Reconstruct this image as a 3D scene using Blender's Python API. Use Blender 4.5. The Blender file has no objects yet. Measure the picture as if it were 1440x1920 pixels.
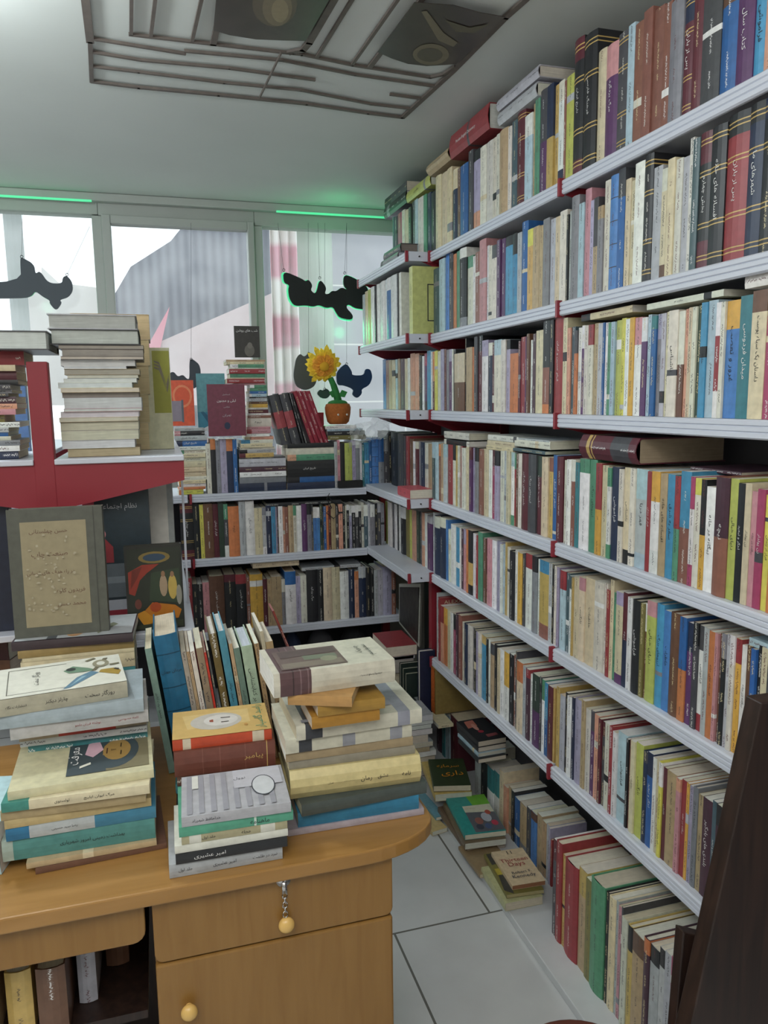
import bpy, bmesh, math, random
from mathutils import Vector, Matrix
random.seed(7)
SC = bpy.context.scene
COL = SC.collection
# ---------------------------------------------------------------- camera
F_PX = 1433.07
YAW, PITCH, ROLL = 0.28804, 0.145955, -0.013364
FLOOR = -1.53
CEIL = 0.952
def _basis():
    cy, sy, cp, sp = math.cos(YAW), math.sin(YAW), math.cos(PITCH), math.sin(PITCH)
    f = Vector((sy*cp, cy*cp, -sp)); r = Vector((cy, -sy, 0)); u = r.cross(f)
    c, s = math.cos(ROLL), math.sin(ROLL)
    return c*r+s*u, -s*r+c*u, f
CR, CU, CF = _basis()
cam_d = bpy.data.cameras.new('camera'); cam = bpy.data.objects.new('camera', cam_d); COL.objects.link(cam)
cam.matrix_world = Matrix(((CR.x, CU.x, -CF.x, 0), (CR.y, CU.y, -CF.y, 0), (CR.z, CU.z, -CF.z, 0), (0, 0, 0, 1)))
cam_d.sensor_fit = 'VERTICAL'; cam_d.sensor_height = 36; cam_d.lens = F_PX/1920*36; cam_d.clip_start = .02
SC.camera = cam
SC.view_settings.view_transform = 'Standard'; SC.view_settings.look = 'None'
SC.view_settings.exposure = 1.25; SC.view_settings.gamma = 1; SC.view_settings.use_curve_mapping = False
# ---------------------------------------------------------------- light
W = bpy.data.worlds.new('sky'); SC.world = W; W.use_nodes = True
bg = W.node_tree.nodes['Background']; bg.inputs[0].default_value = (.86, .93, 1, 1); bg.inputs[1].default_value = .85
def area(name, loc, rot, sx, sy, power, col):
    l = bpy.data.lights.new(name, 'AREA'); l.shape = 'RECTANGLE'; l.size = sx; l.size_y = sy; l.energy = power; l.color = col
    o = bpy.data.objects.new(name, l); COL.objects.link(o); o.location = loc; o.rotation_euler = rot
    return o
area('ceiling_panel_light', (-.3, -.35, CEIL-.06), (0, 0, 0), .6, 1.0, 7, (1, .97, .93))
area('ceiling_panel_light', (-1.6, .2, CEIL-.06), (0, 0, 0), .6, 1.2, 6, (.96, .98, 1))
def omni(loc, p, col, r=.06):
    l = bpy.data.lights.new('bulb_or_fill_light', 'POINT'); l.energy = p; l.color = col; l.shadow_soft_size = r
    o = bpy.data.objects.new('bulb_or_fill_light', l); COL.objects.link(o); o.location = loc
omni((-.56, 1.85, CEIL-.15), 9.5, (.90, .98, 1)); omni((-1.2, 2.6, CEIL-.3), 5, (.92, .98, 1))
area('ceiling_fill_light', (.1, -.2, CEIL-.75), (math.pi, 0, 0), .5, .5, 9, (1, .99, .97)); area('ceiling_fill_light', (-1.0, -.5, CEIL-.75), (math.pi, 0, 0), .5, .5, 8, (1, .99, .97))  # added upward fill to brighten the ceiling, no fixture stands there
omni((.25, -.35, CEIL-.45), 2.2, (1, .98, .95), .15)  # added fill on the camera side, not a bulb of the shop
sun = bpy.data.lights.new('sun', 'SUN'); sun.energy = .5; sun.angle = .3; sun.color = (1, .96, .92)
so = bpy.data.objects.new('sun', sun); COL.objects.link(so); so.rotation_euler = (math.radians(48), 0, math.radians(-150))
for (x, y, z, p) in ((.95, 3.93, .35, .55), (.85, 3.93, -.02, .1), (-.45, 3.93, .45, .15), (.9, 3.70, .82, .12), (-.75, 3.70, .82, .06)):  # last two added to spread green glow over header and ceiling
    l = bpy.data.lights.new('sign_glow_light', 'POINT'); l.energy = p; l.color = (.05, 1, .35); l.shadow_soft_size = .05
    o = bpy.data.objects.new('sign_glow_light', l); COL.objects.link(o); o.location = (x, y, z)
# ---------------------------------------------------------------- pixel helpers (photo measurements -> places in the room)
def ray(px, py): return CF + CR*((px-720)/F_PX) + CU*((960-py)/F_PX)
def onX(px, py, a): d = ray(px, py); return d*(a/d.x)
def onY(px, py, a): d = ray(px, py); return d*(a/d.y)
def onZ(px, py, a): d = ray(px, py); return d*(a/d.z)
def proj(p):
    z = p.dot(CF); return 720+F_PX*p.dot(CR)/z, 960-F_PX*p.dot(CU)/z
def bis(f, lo, hi):
    a = f(lo)
    for _ in range(40):
        m = (lo+hi)/2; b = f(m)
        if (a < 0) == (b < 0): lo = m; a = b
        else: hi = m
    return (lo+hi)/2
# ---------------------------------------------------------------- colours
def srgb(h):
    h = h.lstrip('#'); v = [int(h[i:i+2], 16)/255 for i in (0, 2, 4)]
    return tuple(c/12.92 if c <= .04045 else ((c+.055)/1.055)**2.4 for c in v)
PAL = {'W': ('white', 'e6e6e4'), 'I': ('ivory', 'd8d5c6'), 'C': ('cream', 'd6c7a2'), 'T': ('tan', 'b39a72'), 'B': ('brown', '6e4b38'),
 'K': ('black', '26282c'), 'D': ('dark grey', '4a4a50'), 'G': ('grey', '82838a'), 'S': ('silver grey', 'b4b8be'), 'R': ('red', '9c3238'),
 'M': ('maroon', '602632'), 'P': ('pink', 'c98a92'), 'V': ('purple', '5e3566'), 'L': ('lavender', 'a79fbe'), 'N': ('navy', '26324f'),
 'U': ('blue', '2463a6'), 'A': ('bright blue', '3a93bd'), 'a': ('pale blue', 'a9c6d2'), 'Q': ('teal', '2f7d86'), 'q': ('slate green', '47606a'),
 'E': ('green', '4f9572'), 'H': ('dark green', '33463a'), 'F': ('lime', 'b9c04e'), 'Y': ('yellow', 'd9a520'), 'y': ('lemon yellow', 'd6cf3c'),
 'O': ('orange', 'd0783a'), 'o': ('salmon', 'd99a7c'), 'Z': ('magenta', 'a83a66'), 'X': ('plum', '4e3040'), 'b': ('reddish brown', '8e5a4a'),
 'g': ('gold', 'c9a752'), 'j': ('olive', '7d7436'), 'k': ('cornflower blue', '3f7fc4')}
def soften(c, s=.86):
    g = .3*c[0]+.6*c[1]+.1*c[2]; return tuple(g+(x-g)*s for x in c)
RGB = {k: soften(srgb(v[1])) for k, v in PAL.items()}
LUM = {k: .3*RGB[k][0]+.6*RGB[k][1]+.1*RGB[k][2] for k in PAL}
def cvar(c, a=.10):
    s = 1+random.uniform(-a, a); return tuple(max(0, min(1, x*s*(1+random.uniform(-.04, .04)))) for x in c)
# ---------------------------------------------------------------- materials
MATS = {}
def newmat(name):
    m = bpy.data.materials.new(name); m.use_nodes = True; MATS[name] = m
    return m, m.node_tree.nodes, m.node_tree.links, m.node_tree.nodes['Principled BSDF']
def mat(name, col, rough=.5, metal=0, noise=0, scale=20, spec=.5, bump=0, emit=0):
    if name in MATS: return MATS[name]
    m, N, L, B = newmat(name)
    if isinstance(col, str): col = srgb(col)
    B.inputs['Base Color'].default_value = (*col, 1); B.inputs['Roughness'].default_value = rough
    B.inputs['Metallic'].default_value = metal; B.inputs['Specular IOR Level'].default_value = spec
    if emit: B.inputs['Emission Color'].default_value = (*col, 1); B.inputs['Emission Strength'].default_value = emit
    if noise or bump:
        tc = N.new('ShaderNodeTexCoord'); n = N.new('ShaderNodeTexNoise'); n.inputs['Scale'].default_value = scale; n.inputs['Detail'].default_value = 6
        L.new(tc.outputs['Object'], n.inputs['Vector'])
        if noise:
            r = N.new('ShaderNodeMapRange'); r.inputs['From Min'].default_value = .3; r.inputs['From Max'].default_value = .7
            r.inputs['To Min'].default_value = 1-noise; r.inputs['To Max'].default_value = 1+noise; L.new(n.outputs[0], r.inputs[0])
            x = N.new('ShaderNodeVectorMath'); x.operation = 'SCALE'; x.inputs[0].default_value = col; L.new(r.outputs[0], x.inputs['Scale']); L.new(x.outputs[0], B.inputs['Base Color'])
        if bump:
            b = N.new('ShaderNodeBump'); b.inputs['Strength'].default_value = bump; b.inputs['Distance'].default_value = .002; L.new(n.outputs[0], b.inputs['Height']); L.new(b.outputs[0], B.inputs['Normal'])
    return m
def attrmat(name, rough, ink=False, lines=False, wear=.12):
    m, N, L, B = newmat(name)
    B.inputs['Roughness'].default_value = rough
    a = N.new('ShaderNodeAttribute'); a.attribute_name = 'Col'
    out = a.outputs['Color']
    tc = N.new('ShaderNodeTexCoord'); n = N.new('ShaderNodeTexNoise'); n.inputs['Scale'].default_value = 60; n.inputs['Detail'].default_value = 5
    L.new(tc.outputs['Object'], n.inputs['Vector'])
    r = N.new('ShaderNodeMapRange'); r.inputs['From Min'].default_value = .3; r.inputs['From Max'].default_value = .7
    r.inputs['To Min'].default_value = 1-wear; r.inputs['To Max'].default_value = 1+wear; L.new(n.outputs[0], r.inputs[0])
    x = N.new('ShaderNodeVectorMath'); x.operation = 'SCALE'; L.new(out, x.inputs[0]); L.new(r.outputs[0], x.inputs['Scale']); out = x.outputs[0]
    def math_(op, *ins):
        q = N.new('ShaderNodeMath'); q.operation = op
        for i, v in enumerate(ins):
            if isinstance(v, (int, float)): q.inputs[i].default_value = v
            else: L.new(v, q.inputs[i])
        return q.outputs[0]
    if ink:
        uv = N.new('ShaderNodeUVMap'); uv.uv_map = 'UVMap'; sp = N.new('ShaderNodeSeparateXYZ'); L.new(uv.outputs[0], sp.inputs[0])
        ia = N.new('ShaderNodeAttribute'); ia.attribute_name = 'Ink'
        U_, V_ = sp.outputs[0], sp.outputs[1]; seed = math_('MULTIPLY', ia.outputs['Alpha'], 400)
        def n1(freq, off, det=0):
            q = N.new('ShaderNodeTexNoise'); q.noise_dimensions = '1D'; q.inputs['Detail'].default_value = det; q.inputs['Scale'].default_value = 1
            L.new(math_('ADD', math_('MULTIPLY', V_, freq), math_('ADD', seed, off)), q.inputs['W']); return q.outputs[0]
        wob = math_('MULTIPLY', math_('SUBTRACT', n1(330, 0, 2), .5), 1.7)
        dist = math_('ABSOLUTE', math_('SUBTRACT', U_, wob))
        line = math_('LESS_THAN', dist, .17)
        dots = math_('LESS_THAN', math_('ABSOLUTE', math_('SUBTRACT', U_, math_('MULTIPLY', math_('SUBTRACT', n1(800, 50), .5), 2.6))), .10)
        gap = math_('GREATER_THAN', n1(190, 100), .36)
        word = math_('GREATER_THAN', n1(16, 200), .50)
        inside = math_('LESS_THAN', math_('ABSOLUTE', U_), .8)
        k = math_('MULTIPLY', math_('MULTIPLY', math_('MAXIMUM', math_('MULTIPLY', line, gap), math_('MULTIPLY', dots, .5)), word), inside)
        mx = N.new('ShaderNodeMix'); mx.data_type = 'RGBA'; L.new(math_('MULTIPLY', k, .8), mx.inputs['Factor'])
        L.new(out, mx.inputs['A']); L.new(ia.outputs['Color'], mx.inputs['B']); out = mx.outputs['Result']
    if lines:
        uv = N.new('ShaderNodeUVMap'); uv.uv_map = 'UVMap'
        q = N.new('ShaderNodeTexNoise'); q.noise_dimensions = '2D'; q.inputs['Scale'].default_value = 1; q.inputs['Detail'].default_value = 3
        mp = N.new('ShaderNodeMapping'); mp.inputs['Scale'].default_value = (1600, 12, 1); L.new(uv.outputs[0], mp.inputs[0]); L.new(mp.outputs[0], q.inputs['Vector'])
        rr = N.new('ShaderNodeMapRange'); rr.inputs['From Min'].default_value = .35; rr.inputs['From Max'].default_value = .65; rr.inputs['To Min'].default_value = .80; rr.inputs['To Max'].default_value = 1.06
        L.new(q.outputs[0], rr.inputs[0]); y = N.new('ShaderNodeVectorMath'); y.operation = 'SCALE'; L.new(out, y.inputs[0]); L.new(rr.outputs[0], y.inputs['Scale']); out = y.outputs[0]
    L.new(out, B.inputs['Base Color'])
    return m
M_COVER = attrmat('printed_cover', .42, ink=True)
M_PAGES = attrmat('page_edges', .85, lines=True, wear=.06)
M_FLAT = attrmat('printed_art', .5, wear=.06)
def wood(name, c1, c2, scale=(1, 14, 14), rough=.4, fine=1.0):
    m, N, L, B = newmat(name)
    tc = N.new('ShaderNodeTexCoord'); mp = N.new('ShaderNodeMapping'); mp.inputs['Scale'].default_value = scale
    n = N.new('ShaderNodeTexNoise'); n.inputs['Scale'].default_value = 6*fine; n.inputs['Detail'].default_value = 8; n.inputs['Distortion'].default_value = .6
    cr = N.new('ShaderNodeValToRGB'); cr.color_ramp.elements[0].position = .35; cr.color_ramp.elements[1].position = .68
    cr.color_ramp.elements[0].color = (*srgb(c1), 1); cr.color_ramp.elements[1].color = (*srgb(c2), 1)
    L.new(tc.outputs['Object'], mp.inputs[0]); L.new(mp.outputs[0], n.inputs['Vector']); L.new(n.outputs[0], cr.inputs[0]); L.new(cr.outputs[0], B.inputs['Base Color'])
    B.inputs['Roughness'].default_value = rough
    return m
M_WOOD = wood('beech_laminate', '86612f', '906b38', (9, 9, .8), .38)
M_WOODTOP = wood('beech_laminate_top', '976f3a', 'a47b46', (.8, 9, 4), .3)
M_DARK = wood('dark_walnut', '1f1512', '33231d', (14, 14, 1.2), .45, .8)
M_SHELF = mat('white_shelf_paint', 'cfd3df', .38)
M_RED = mat('red_rack_paint', '8f2a36', .4, noise=.05, scale=9)
M_WALL = mat('wall_paint', 'b9b6ae', .8, noise=.04, scale=3)
M_CEILM = mat('ceiling_plaster', 'c6cac6', .75, noise=.03, scale=2.5, bump=.1)
M_BACK = mat('rack_back_panel', '6d6c70', .6, noise=.06, scale=4)
M_FRAME = mat('window_frame_paint', 'a9aea9', .45, noise=.04, scale=5)
M_KMETAL = mat('black_plastic', '17191b', .45)
M_CHROME = mat('chrome', 'c8c8c8', .2, metal=1)
# ---------------------------------------------------------------- object helpers
def link(o, parent=None):
    COL.objects.link(o)
    if parent is not None: o.parent = parent
    return o
def tag(o, label=None, cat=None, group=None, kind=None):
    if label: o['label'] = label
    if cat: o['category'] = cat
    if group: o['group'] = group
    if kind: o['kind'] = kind
    return o
def empty(name, loc=(0, 0, 0), label=None, cat=None, group=None):
    o = bpy.data.objects.new(name, None); o.empty_display_size = .02; o.location = loc; link(o); return tag(o, label, cat, group)
def wfix(o, M=None):
    """geometry written in room coordinates: cancel the parents' transforms"""
    A = Matrix.Identity(4); p = o.parent
    while p is not None: A = p.matrix_basis @ A; p = p.parent
    o.matrix_basis = A.inverted() @ (M or Matrix.Identity(4)); return o
class MB:
    def __init__(s): s.v = []; s.f = []; s.c = []; s.m = []
    def quad(s, pts, col=None, mi=0):
        b = len(s.v); s.v += [tuple(p) for p in pts]; s.f.append(tuple(range(b, b+len(pts)))); s.c.append(col); s.m.append(mi); return s
    def box(s, a, b, col=None, mi=0):
        x0, y0, z0 = (min(a[i], b[i]) for i in range(3)); x1, y1, z1 = (max(a[i], b[i]) for i in range(3))
        k = len(s.v); s.v += [(x0, y0, z0), (x1, y0, z0), (x1, y1, z0), (x0, y1, z0), (x0, y0, z1), (x1, y0, z1), (x1, y1, z1), (x0, y1, z1)]
        for f in ((3, 2, 1, 0), (4, 5, 6, 7), (0, 1, 5, 4), (1, 2, 6, 5), (2, 3, 7, 6), (3, 0, 4, 7)): s.f.append(tuple(k+i for i in f)); s.c.append(col); s.m.append(mi)
        return s
    def prism(s, pts, off, col=None, mi=0):     # closed outline + extrusion vector
        k = len(s.v); n = len(pts); off = Vector(off)
        s.v += [tuple(p) for p in pts] + [tuple(Vector(p)+off) for p in pts]
        s.f.append(tuple(k+i for i in range(n))[::-1]); s.f.append(tuple(k+n+i for i in range(n))); s.c += [col, col]; s.m += [mi, mi]
        for i in range(n):
            j = (i+1) % n; s.f.append((k+i, k+j, k+n+j, k+n+i)); s.c.append(col); s.m.append(mi)
        return s
    def tube(s, pts, r, n=8, col=None, mi=0, caps=True):
        pts = [Vector(p) for p in pts]; rings = []
        for i, p in enumerate(pts):
            t = (pts[min(i+1, len(pts)-1)]-pts[max(i-1, 0)]).normalized()
            a = t.cross(Vector((0, 0, 1))) if abs(t.z) < .9 else t.cross(Vector((1, 0, 0))); a.normalize(); b = t.cross(a)
            rr = r[i] if isinstance(r, (list, tuple)) else r
            k = len(s.v); s.v += [tuple(p+(a*math.cos(2*math.pi*j/n)+b*math.sin(2*math.pi*j/n))*rr) for j in range(n)]; rings.append(k)
        for q in range(len(rings)-1):
            for j in range(n): s.f.append((rings[q]+j, rings[q]+(j+1) % n, rings[q+1]+(j+1) % n, rings[q+1]+j)); s.c.append(col); s.m.append(mi)
        if caps:
            s.f.append(tuple(rings[0]+j for j in range(n))[::-1]); s.f.append(tuple(rings[-1]+j for j in range(n))); s.c += [col, col]; s.m += [mi, mi]
        return s
    def mesh(s, name):
        me = bpy.data.meshes.new(name); me.from_pydata(s.v, [], s.f); 
        if any(c is not None for c in s.c):
            at = me.color_attributes.new('Col', 'FLOAT_COLOR', 'CORNER'); i = 0
            for f, c in zip(s.f, s.c):
                for _ in f: at.data[i].color = (*(c or (.5, .5, .5)), 1); i += 1
        me.update(); return me
    def build(s, name, mats, parent=None, smooth=False, bevel=0, M=None, fix=True):
        me = s.mesh(name)
        if fix:
            bm = bmesh.new(); bm.from_mesh(me); bmesh.ops.recalc_face_normals(bm, faces=bm.faces); bm.to_mesh(me); bm.free()
        for m in (mats if isinstance(mats, (list, tuple)) else [mats]): me.materials.append(m)
        for p, mi in zip(me.polygons, s.m): p.material_index = mi; p.use_smooth = smooth
        o = bpy.data.objects.new(name, me); link(o, parent)
        if M is not None: o.matrix_basis = M
        if bevel: b = o.modifiers.new('bevel', 'BEVEL'); b.width = bevel; b.segments = 2; b.limit_method = 'ANGLE'
        return o
# ---------------------------------------------------------------- Persian lettering
AF = {'ا':(0xFE8D,2),'آ':(0xFE81,2),'ب':(0xFE8F,4),'پ':(0xFB56,4),'ت':(0xFE95,4),'ث':(0xFE99,4),'ج':(0xFE9D,4),'چ':(0xFB7A,4),'ح':(0xFEA1,4),'خ':(0xFEA5,4),'د':(0xFEA9,2),'ذ':(0xFEAB,2),'ر':(0xFEAD,2),'ز':(0xFEAF,2),'ژ':(0xFB8A,2),'س':(0xFEB1,4),'ش':(0xFEB5,4),'ص':(0xFEB9,4),'ض':(0xFEBD,4),'ط':(0xFEC1,4),'ظ':(0xFEC5,4),'ع':(0xFEC9,4),'غ':(0xFECD,4),'ف':(0xFED1,4),'ق':(0xFED5,4),'ک':(0xFB8E,4),'گ':(0xFB92,4),'ل':(0xFEDD,4),'م':(0xFEE1,4),'ن':(0xFEE5,4),'و':(0xFEED,2),'ه':(0xFEE9,4),'ی':(0xFBFC,4)}
def shape(s):
    if not any(c in AF for c in s): return s
    o = []
    for i, c in enumerate(s):
        if c not in AF: o.append(c); continue
        b, n = AF[c]; pj = i > 0 and s[i-1] in AF and AF[s[i-1]][1] == 4; nj = n == 4 and i+1 < len(s) and s[i+1] in AF
        o.append(chr(b+((3 if nj else 1) if pj else (2 if nj else 0))))
    return ''.join(reversed(o))
INKS = {}
def inkmat(c):
    if c not in INKS: INKS[c] = mat('ink_'+PAL[c][0].replace(' ', '_'), RGB[c], .5)
    return INKS[c]
def lettering(txt, O, right, up, width, height, c, parent, name='title_lettering', off=.0005):
    """text whose box (width x height) is centred on O, running along `right`, flat on its surface"""
    cu = bpy.data.curves.new('t', 'FONT'); cu.body = shape(txt); cu.align_x = 'CENTER'; cu.align_y = 'CENTER'; cu.size = 1; cu.resolution_u = 2
    t = bpy.data.objects.new('t', cu); COL.objects.link(t); bpy.context.view_layer.update()
    me = bpy.data.meshes.new_from_object(t.evaluated_get(bpy.context.evaluated_depsgraph_get()))
    bpy.data.objects.remove(t); bpy.data.curves.remove(cu)
    if not me.vertices: return None
    xs = [v.co.x for v in me.vertices]; ys = [v.co.y for v in me.vertices]
    w = max(xs)-min(xs); h = max(ys)-min(ys); k = min(width/w, height/h*1.15); kx = min(width/w, k*1.3); cx = (max(xs)+min(xs))/2; cy = (max(ys)+min(ys))/2
    right = Vector(right).normalized(); up = Vector(up).normalized(); n = right.cross(up)
    for v in me.vertices: v.co = Vector(O)+right*((v.co.x-cx)*kx)+up*((v.co.y-cy)*k)+n*off
    me.name = name; me.materials.clear(); me.materials.append(inkmat(c))
    o = bpy.data.objects.new(name, me); link(o, parent); return o
# ---------------------------------------------------------------- books
BOOKS = []          # every book: dict(root, kind, area)
def book_mesh(t, d, h, cover, bands=(), hard=False, ink=None, seed=0, curve=.12, pagec=None):
    c = .0026 if hard else .0007
    iz = .0035 if hard else .0006; fo = .0035 if hard else .0008
    bulge = t*curve
    n = 4 if curve > 0 else 1
    sp = [(t*i/n, -bulge*math.sin(math.pi*i/n)) for i in range(n+1)]
    outer = [(0, d)] + sp + [(t, d)]
    inner = [(c, d)] + [(min(max(x, c), t-c), y+c) for x, y in sp] + [(t-c, d)]
    inner[1] = (c, c); inner[-2] = (t-c, c)
    m = len(outer); cuts = sorted(set([0, 1]+[x for b in bands for x in b[:2]]))
    V, Fc, cols, uvs, isin = [], [], [], [], []
    for z in cuts:
        V += [(x, y, z*h) for x, y in outer]+[(x, y, z*h) for x, y in inner]
    def add(f, col, uv): Fc.append(f); cols.append(col); uvs.append(uv)
    for k in range(len(cuts)-1):
        zc = (cuts[k]+cuts[k+1])/2; col = cover
        allc = False
        for b in bands:
            if b[0] <= zc <= b[1]: col = b[2]
        a = k*2*m; b2 = (k+1)*2*m
        for i in range(m-1):
            spine = 1 <= i <= n
            if spine:
                us = max(1, t/.013); u0 = ((i-1)/n*2-1)*us; u1 = (i/n*2-1)*us; v0 = cuts[k]*h; v1 = cuts[k+1]*h
                add((a+i, a+i+1, b2+i+1, b2+i), col, [(u0, v0), (u1, v0), (u1, v1), (u0, v1)])
            else: add((a+i, a+i+1, b2+i+1, b2+i), col if len(bands) < 9 else cover, [(9, 9)]*4)
            add((b2+m+i, b2+m+i+1, a+m+i+1, a+m+i), cover, [(9, 9)]*4)
        add((a, b2, b2+m, a+m), cover, [(9, 9)]*4); add((a+2*m-1, b2+2*m-1, b2+m-1, a+m-1), cover, [(9, 9)]*4)
    a = 0; b2 = (len(cuts)-1)*2*m
    for i in range(m-1):
        add((a+i+1, a+i, a+m+i, a+m+i+1), cover, [(9, 9)]*4); add((b2+i, b2+i+1, b2+m+i+1, b2+m+i), cover, [(9, 9)]*4)
    me = bpy.data.meshes.new('cover'); me.from_pydata(V, [], Fc)
    ca = me.color_attributes.new('Col', 'FLOAT_COLOR', 'CORNER'); ia = me.color_attributes.new('Ink', 'FLOAT_COLOR', 'CORNER'); ul = me.uv_layers.new(name='UVMap')
    fc, fi, fu = [], [], []
    ik = (*(ink or (0, 0, 0)), seed)
    for f, col, uv in zip(Fc, cols, uvs):
        for j in range(len(f)): fc += (*col, 1); fi += ik; fu += uv[j] if ink else (9, 9)
    ca.data.foreach_set('color', fc); ia.data.foreach_set('color', fi); ul.data.foreach_set('uv', fu)
    me.materials.append(M_COVER); me.update()
    # page block
    x0, x1, y0, y1, z0, z1 = c, t-c, c, d-fo, iz, h-iz
    P = [(x0, y0, z0), (x1, y0, z0), (x1, y1, z0), (x0, y1, z0), (x0, y0, z1), (x1, y0, z1), (x1, y1, z1), (x0, y1, z1)]
    pf = [(3, 2, 1, 0), (4, 5, 6, 7), (1, 2, 6, 5), (2, 3, 7, 6), (3, 0, 4, 7)]
    pm = bpy.data.meshes.new('page_block'); pm.from_pydata(P, [], pf)
    pc = pagec or random.choice([(.70, .65, .53), (.74, .71, .62), (.62, .54, .40), (.77, .76, .70), (.66, .60, .48)])
    ca = pm.color_attributes.new('Col', 'FLOAT_COLOR', 'CORNER'); ul = pm.uv_layers.new(name='UVMap')
    fc, fu = [], []; pc = cvar(pc, .08)
    for f in pf:
        for j in f: fc += (*pc, 1); fu += (P[j][0], P[j][1]+P[j][2])
    ca.data.foreach_set('color', fc); ul.data.foreach_set('uv', fu)
    pm.materials.append(M_PAGES); pm.update()
    return me, pm
def mkbook(O, ex, ey, ez, t, d, h, code, hard=False, label=None, name=None, group=None, text=None, tc=None, noink=False, curve=None, pagec=None, cat='book', rnd=True, bands=None, textw=.6, texts=None, exact=None):
    """code: base colour [top band][bottom band]; '*' gold bands, '=' dark bands, '2' two-tone halves"""
    ex, ey, ez = Vector(ex).normalized(), Vector(ey).normalized(), Vector(ez).normalized()
    letters = [c for c in code if c in PAL]; base = exact or cvar(RGB[letters[0]])
    bl = list(bands) if bands else []
    if not bands:
        if len(letters) > 1:
            f = .5 if '2' in code else random.uniform(.12, .3); bl.append((1-f, 1.0, cvar(RGB[letters[1]])))
        if len(letters) > 2: f = random.uniform(.1, .24); bl.append((0.0, f, cvar(RGB[letters[2]])))
        if '*' in code:
            for z in (.06, .09, .3, .33, .68, .71, .91, .94): bl.append((z, z+.009, RGB['g']))
        if '=' in code:
            for z in (.2, .4, .6, .8): bl.append((z, z+.008, (.03, .03, .04)))
        if not bl and rnd and exact is None and random.random() < .22 and h > .12:
            z = random.uniform(.05, .8); bl.append((z, z+random.uniform(.03, .12), random.choice([RGB[c] for c in 'WKDCSIG'])))
    light = (.3*base[0]+.6*base[1]+.1*base[2]) > .17
    ink = None if (noink or text or texts) else (random.choice([(.03, .03, .04), (.05, .04, .05), (.12, .03, .03)]) if light else random.choice([(.75, .74, .68), (.7, .6, .35), (.8, .8, .8)]))
    if curve is None: curve = .14 if hard else .05
    me, pm = book_mesh(t, d, h, base, bl, hard, ink, random.random(), curve, pagec)
    name = name or ('hardback_book' if hard else ('booklet' if t < .0125 else ('pocket_book' if h < .192 else 'paperback_book')))
    root = bpy.data.objects.new(name, None); root.empty_display_size = .02
    link(root); tag(root, label, cat, group)
    root.matrix_basis = Matrix(((ex.x, ey.x, ez.x, O[0]), (ex.y, ey.y, ez.y, O[1]), (ex.z, ey.z, ez.z, O[2]), (0, 0, 0, 1)))
    a = link(bpy.data.objects.new('cover', me), root); b = link(bpy.data.objects.new('page_block', pm), root)
    if text or texts:
        for (s, zc, w) in (texts or [(text, .55, textw)]):
            if t > .006: lettering(s, (t/2, -t*curve*.98-.0006, h*zc), (0, 0, -1), (1, 0, 0), h*w*.85, min(t*.40, .011), tc or ('K' if light else 'W'), root, off=0)
    BOOKS.append(dict(root=root, t=t, d=d, h=h, code=code, name=name, light=light, hard=hard, O=Vector(O)))
    return root
def decal(root, polys, face='hi', t=0, name='cover_art', off=.0006):
    """flat printed shapes on a cover face; polys in local (y,z) metres with colours"""
    mb = MB()
    for i, (pts, c) in enumerate(polys):
        x = (t+off+.00012*i) if face == 'hi' else -(off+.00012*i)
        mb.quad([(x, p[0], p[1]) for p in pts], RGB[c] if isinstance(c, str) else c)
    return mb.build(name, M_FLAT, root, fix=False)
def ell(cx, cy, rx, ry, n=20, a0=0, a1=360): return [(cx+rx*math.cos(math.radians(a0+(a1-a0)*i/n)), cy+ry*math.sin(math.radians(a0+(a1-a0)*i/n))) for i in range(n)]
def rc(x0, y0, x1, y1): return [(x0, y0), (x1, y0), (x1, y1), (x0, y1)]
# ================================================================ the room
XW, XS, XB = 1.40, 1.05, 1.37
def struct(name, mb, m, **k): return tag(mb.build(name, m, **k), kind='structure')
def floor_mat():
    m, N, L, B = newmat('white_floor_tiles')
    tc = N.new('ShaderNodeTexCoord'); mp = N.new('ShaderNodeMapping'); mp.inputs['Location'].default_value = (-.585+.3+.6, -1.925+3.0, 0)
    br = N.new('ShaderNodeTexBrick'); br.offset = .5; br.squash = 1
    for k, v in (('Scale', 1), ('Mortar Size', .0035), ('Brick Width', .6), ('Row Height', .6), ('Mortar Smooth', .1), ('Bias', 0)): br.inputs[k].default_value = v
    br.inputs['Color1'].default_value = (*srgb('cfd1d2'), 1); br.inputs['Color2'].default_value = (*srgb('c9cbcd'), 1); br.inputs['Mortar'].default_value = (*srgb('6b6a66'), 1)
    n = N.new('ShaderNodeTexNoise'); n.inputs['Scale'].default_value = 5; n.inputs['Detail'].default_value = 8
    r = N.new('ShaderNodeMapRange'); r.inputs['From Min'].default_value = .3; r.inputs['From Max'].default_value = .7; r.inputs['To Min'].default_value = .9; r.inputs['To Max'].default_value = 1.04
    x = N.new('ShaderNodeVectorMath'); x.operation = 'SCALE'
    L.new(tc.outputs['Object'], mp.inputs[0]); L.new(mp.outputs[0], br.inputs['Vector']); L.new(tc.outputs['Object'], n.inputs['Vector']); L.new(n.outputs[0], r.inputs[0])
    L.new(br.outputs['Color'], x.inputs[0]); L.new(r.outputs[0], x.inputs['Scale']); L.new(x.outputs[0], B.inputs['Base Color']); B.inputs['Roughness'].default_value = .22
    return m
LX, BY, WY = -3.0, -1.3, 3.95
struct('floor', MB().box((LX, BY, FLOOR-.05), (XW, WY+.1, FLOOR)), floor_mat())
struct('ceiling', MB().box((LX, BY, CEIL), (XW, WY+.1, CEIL+.05)), M_CEILM)
struct('wall_right', MB().box((XW, BY, FLOOR), (XW+.1, WY+.1, CEIL)), M_BACK)
struct('wall_left', MB().box((LX-.1, BY, FLOOR), (LX, WY+.1, CEIL)), M_WALL)
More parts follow.
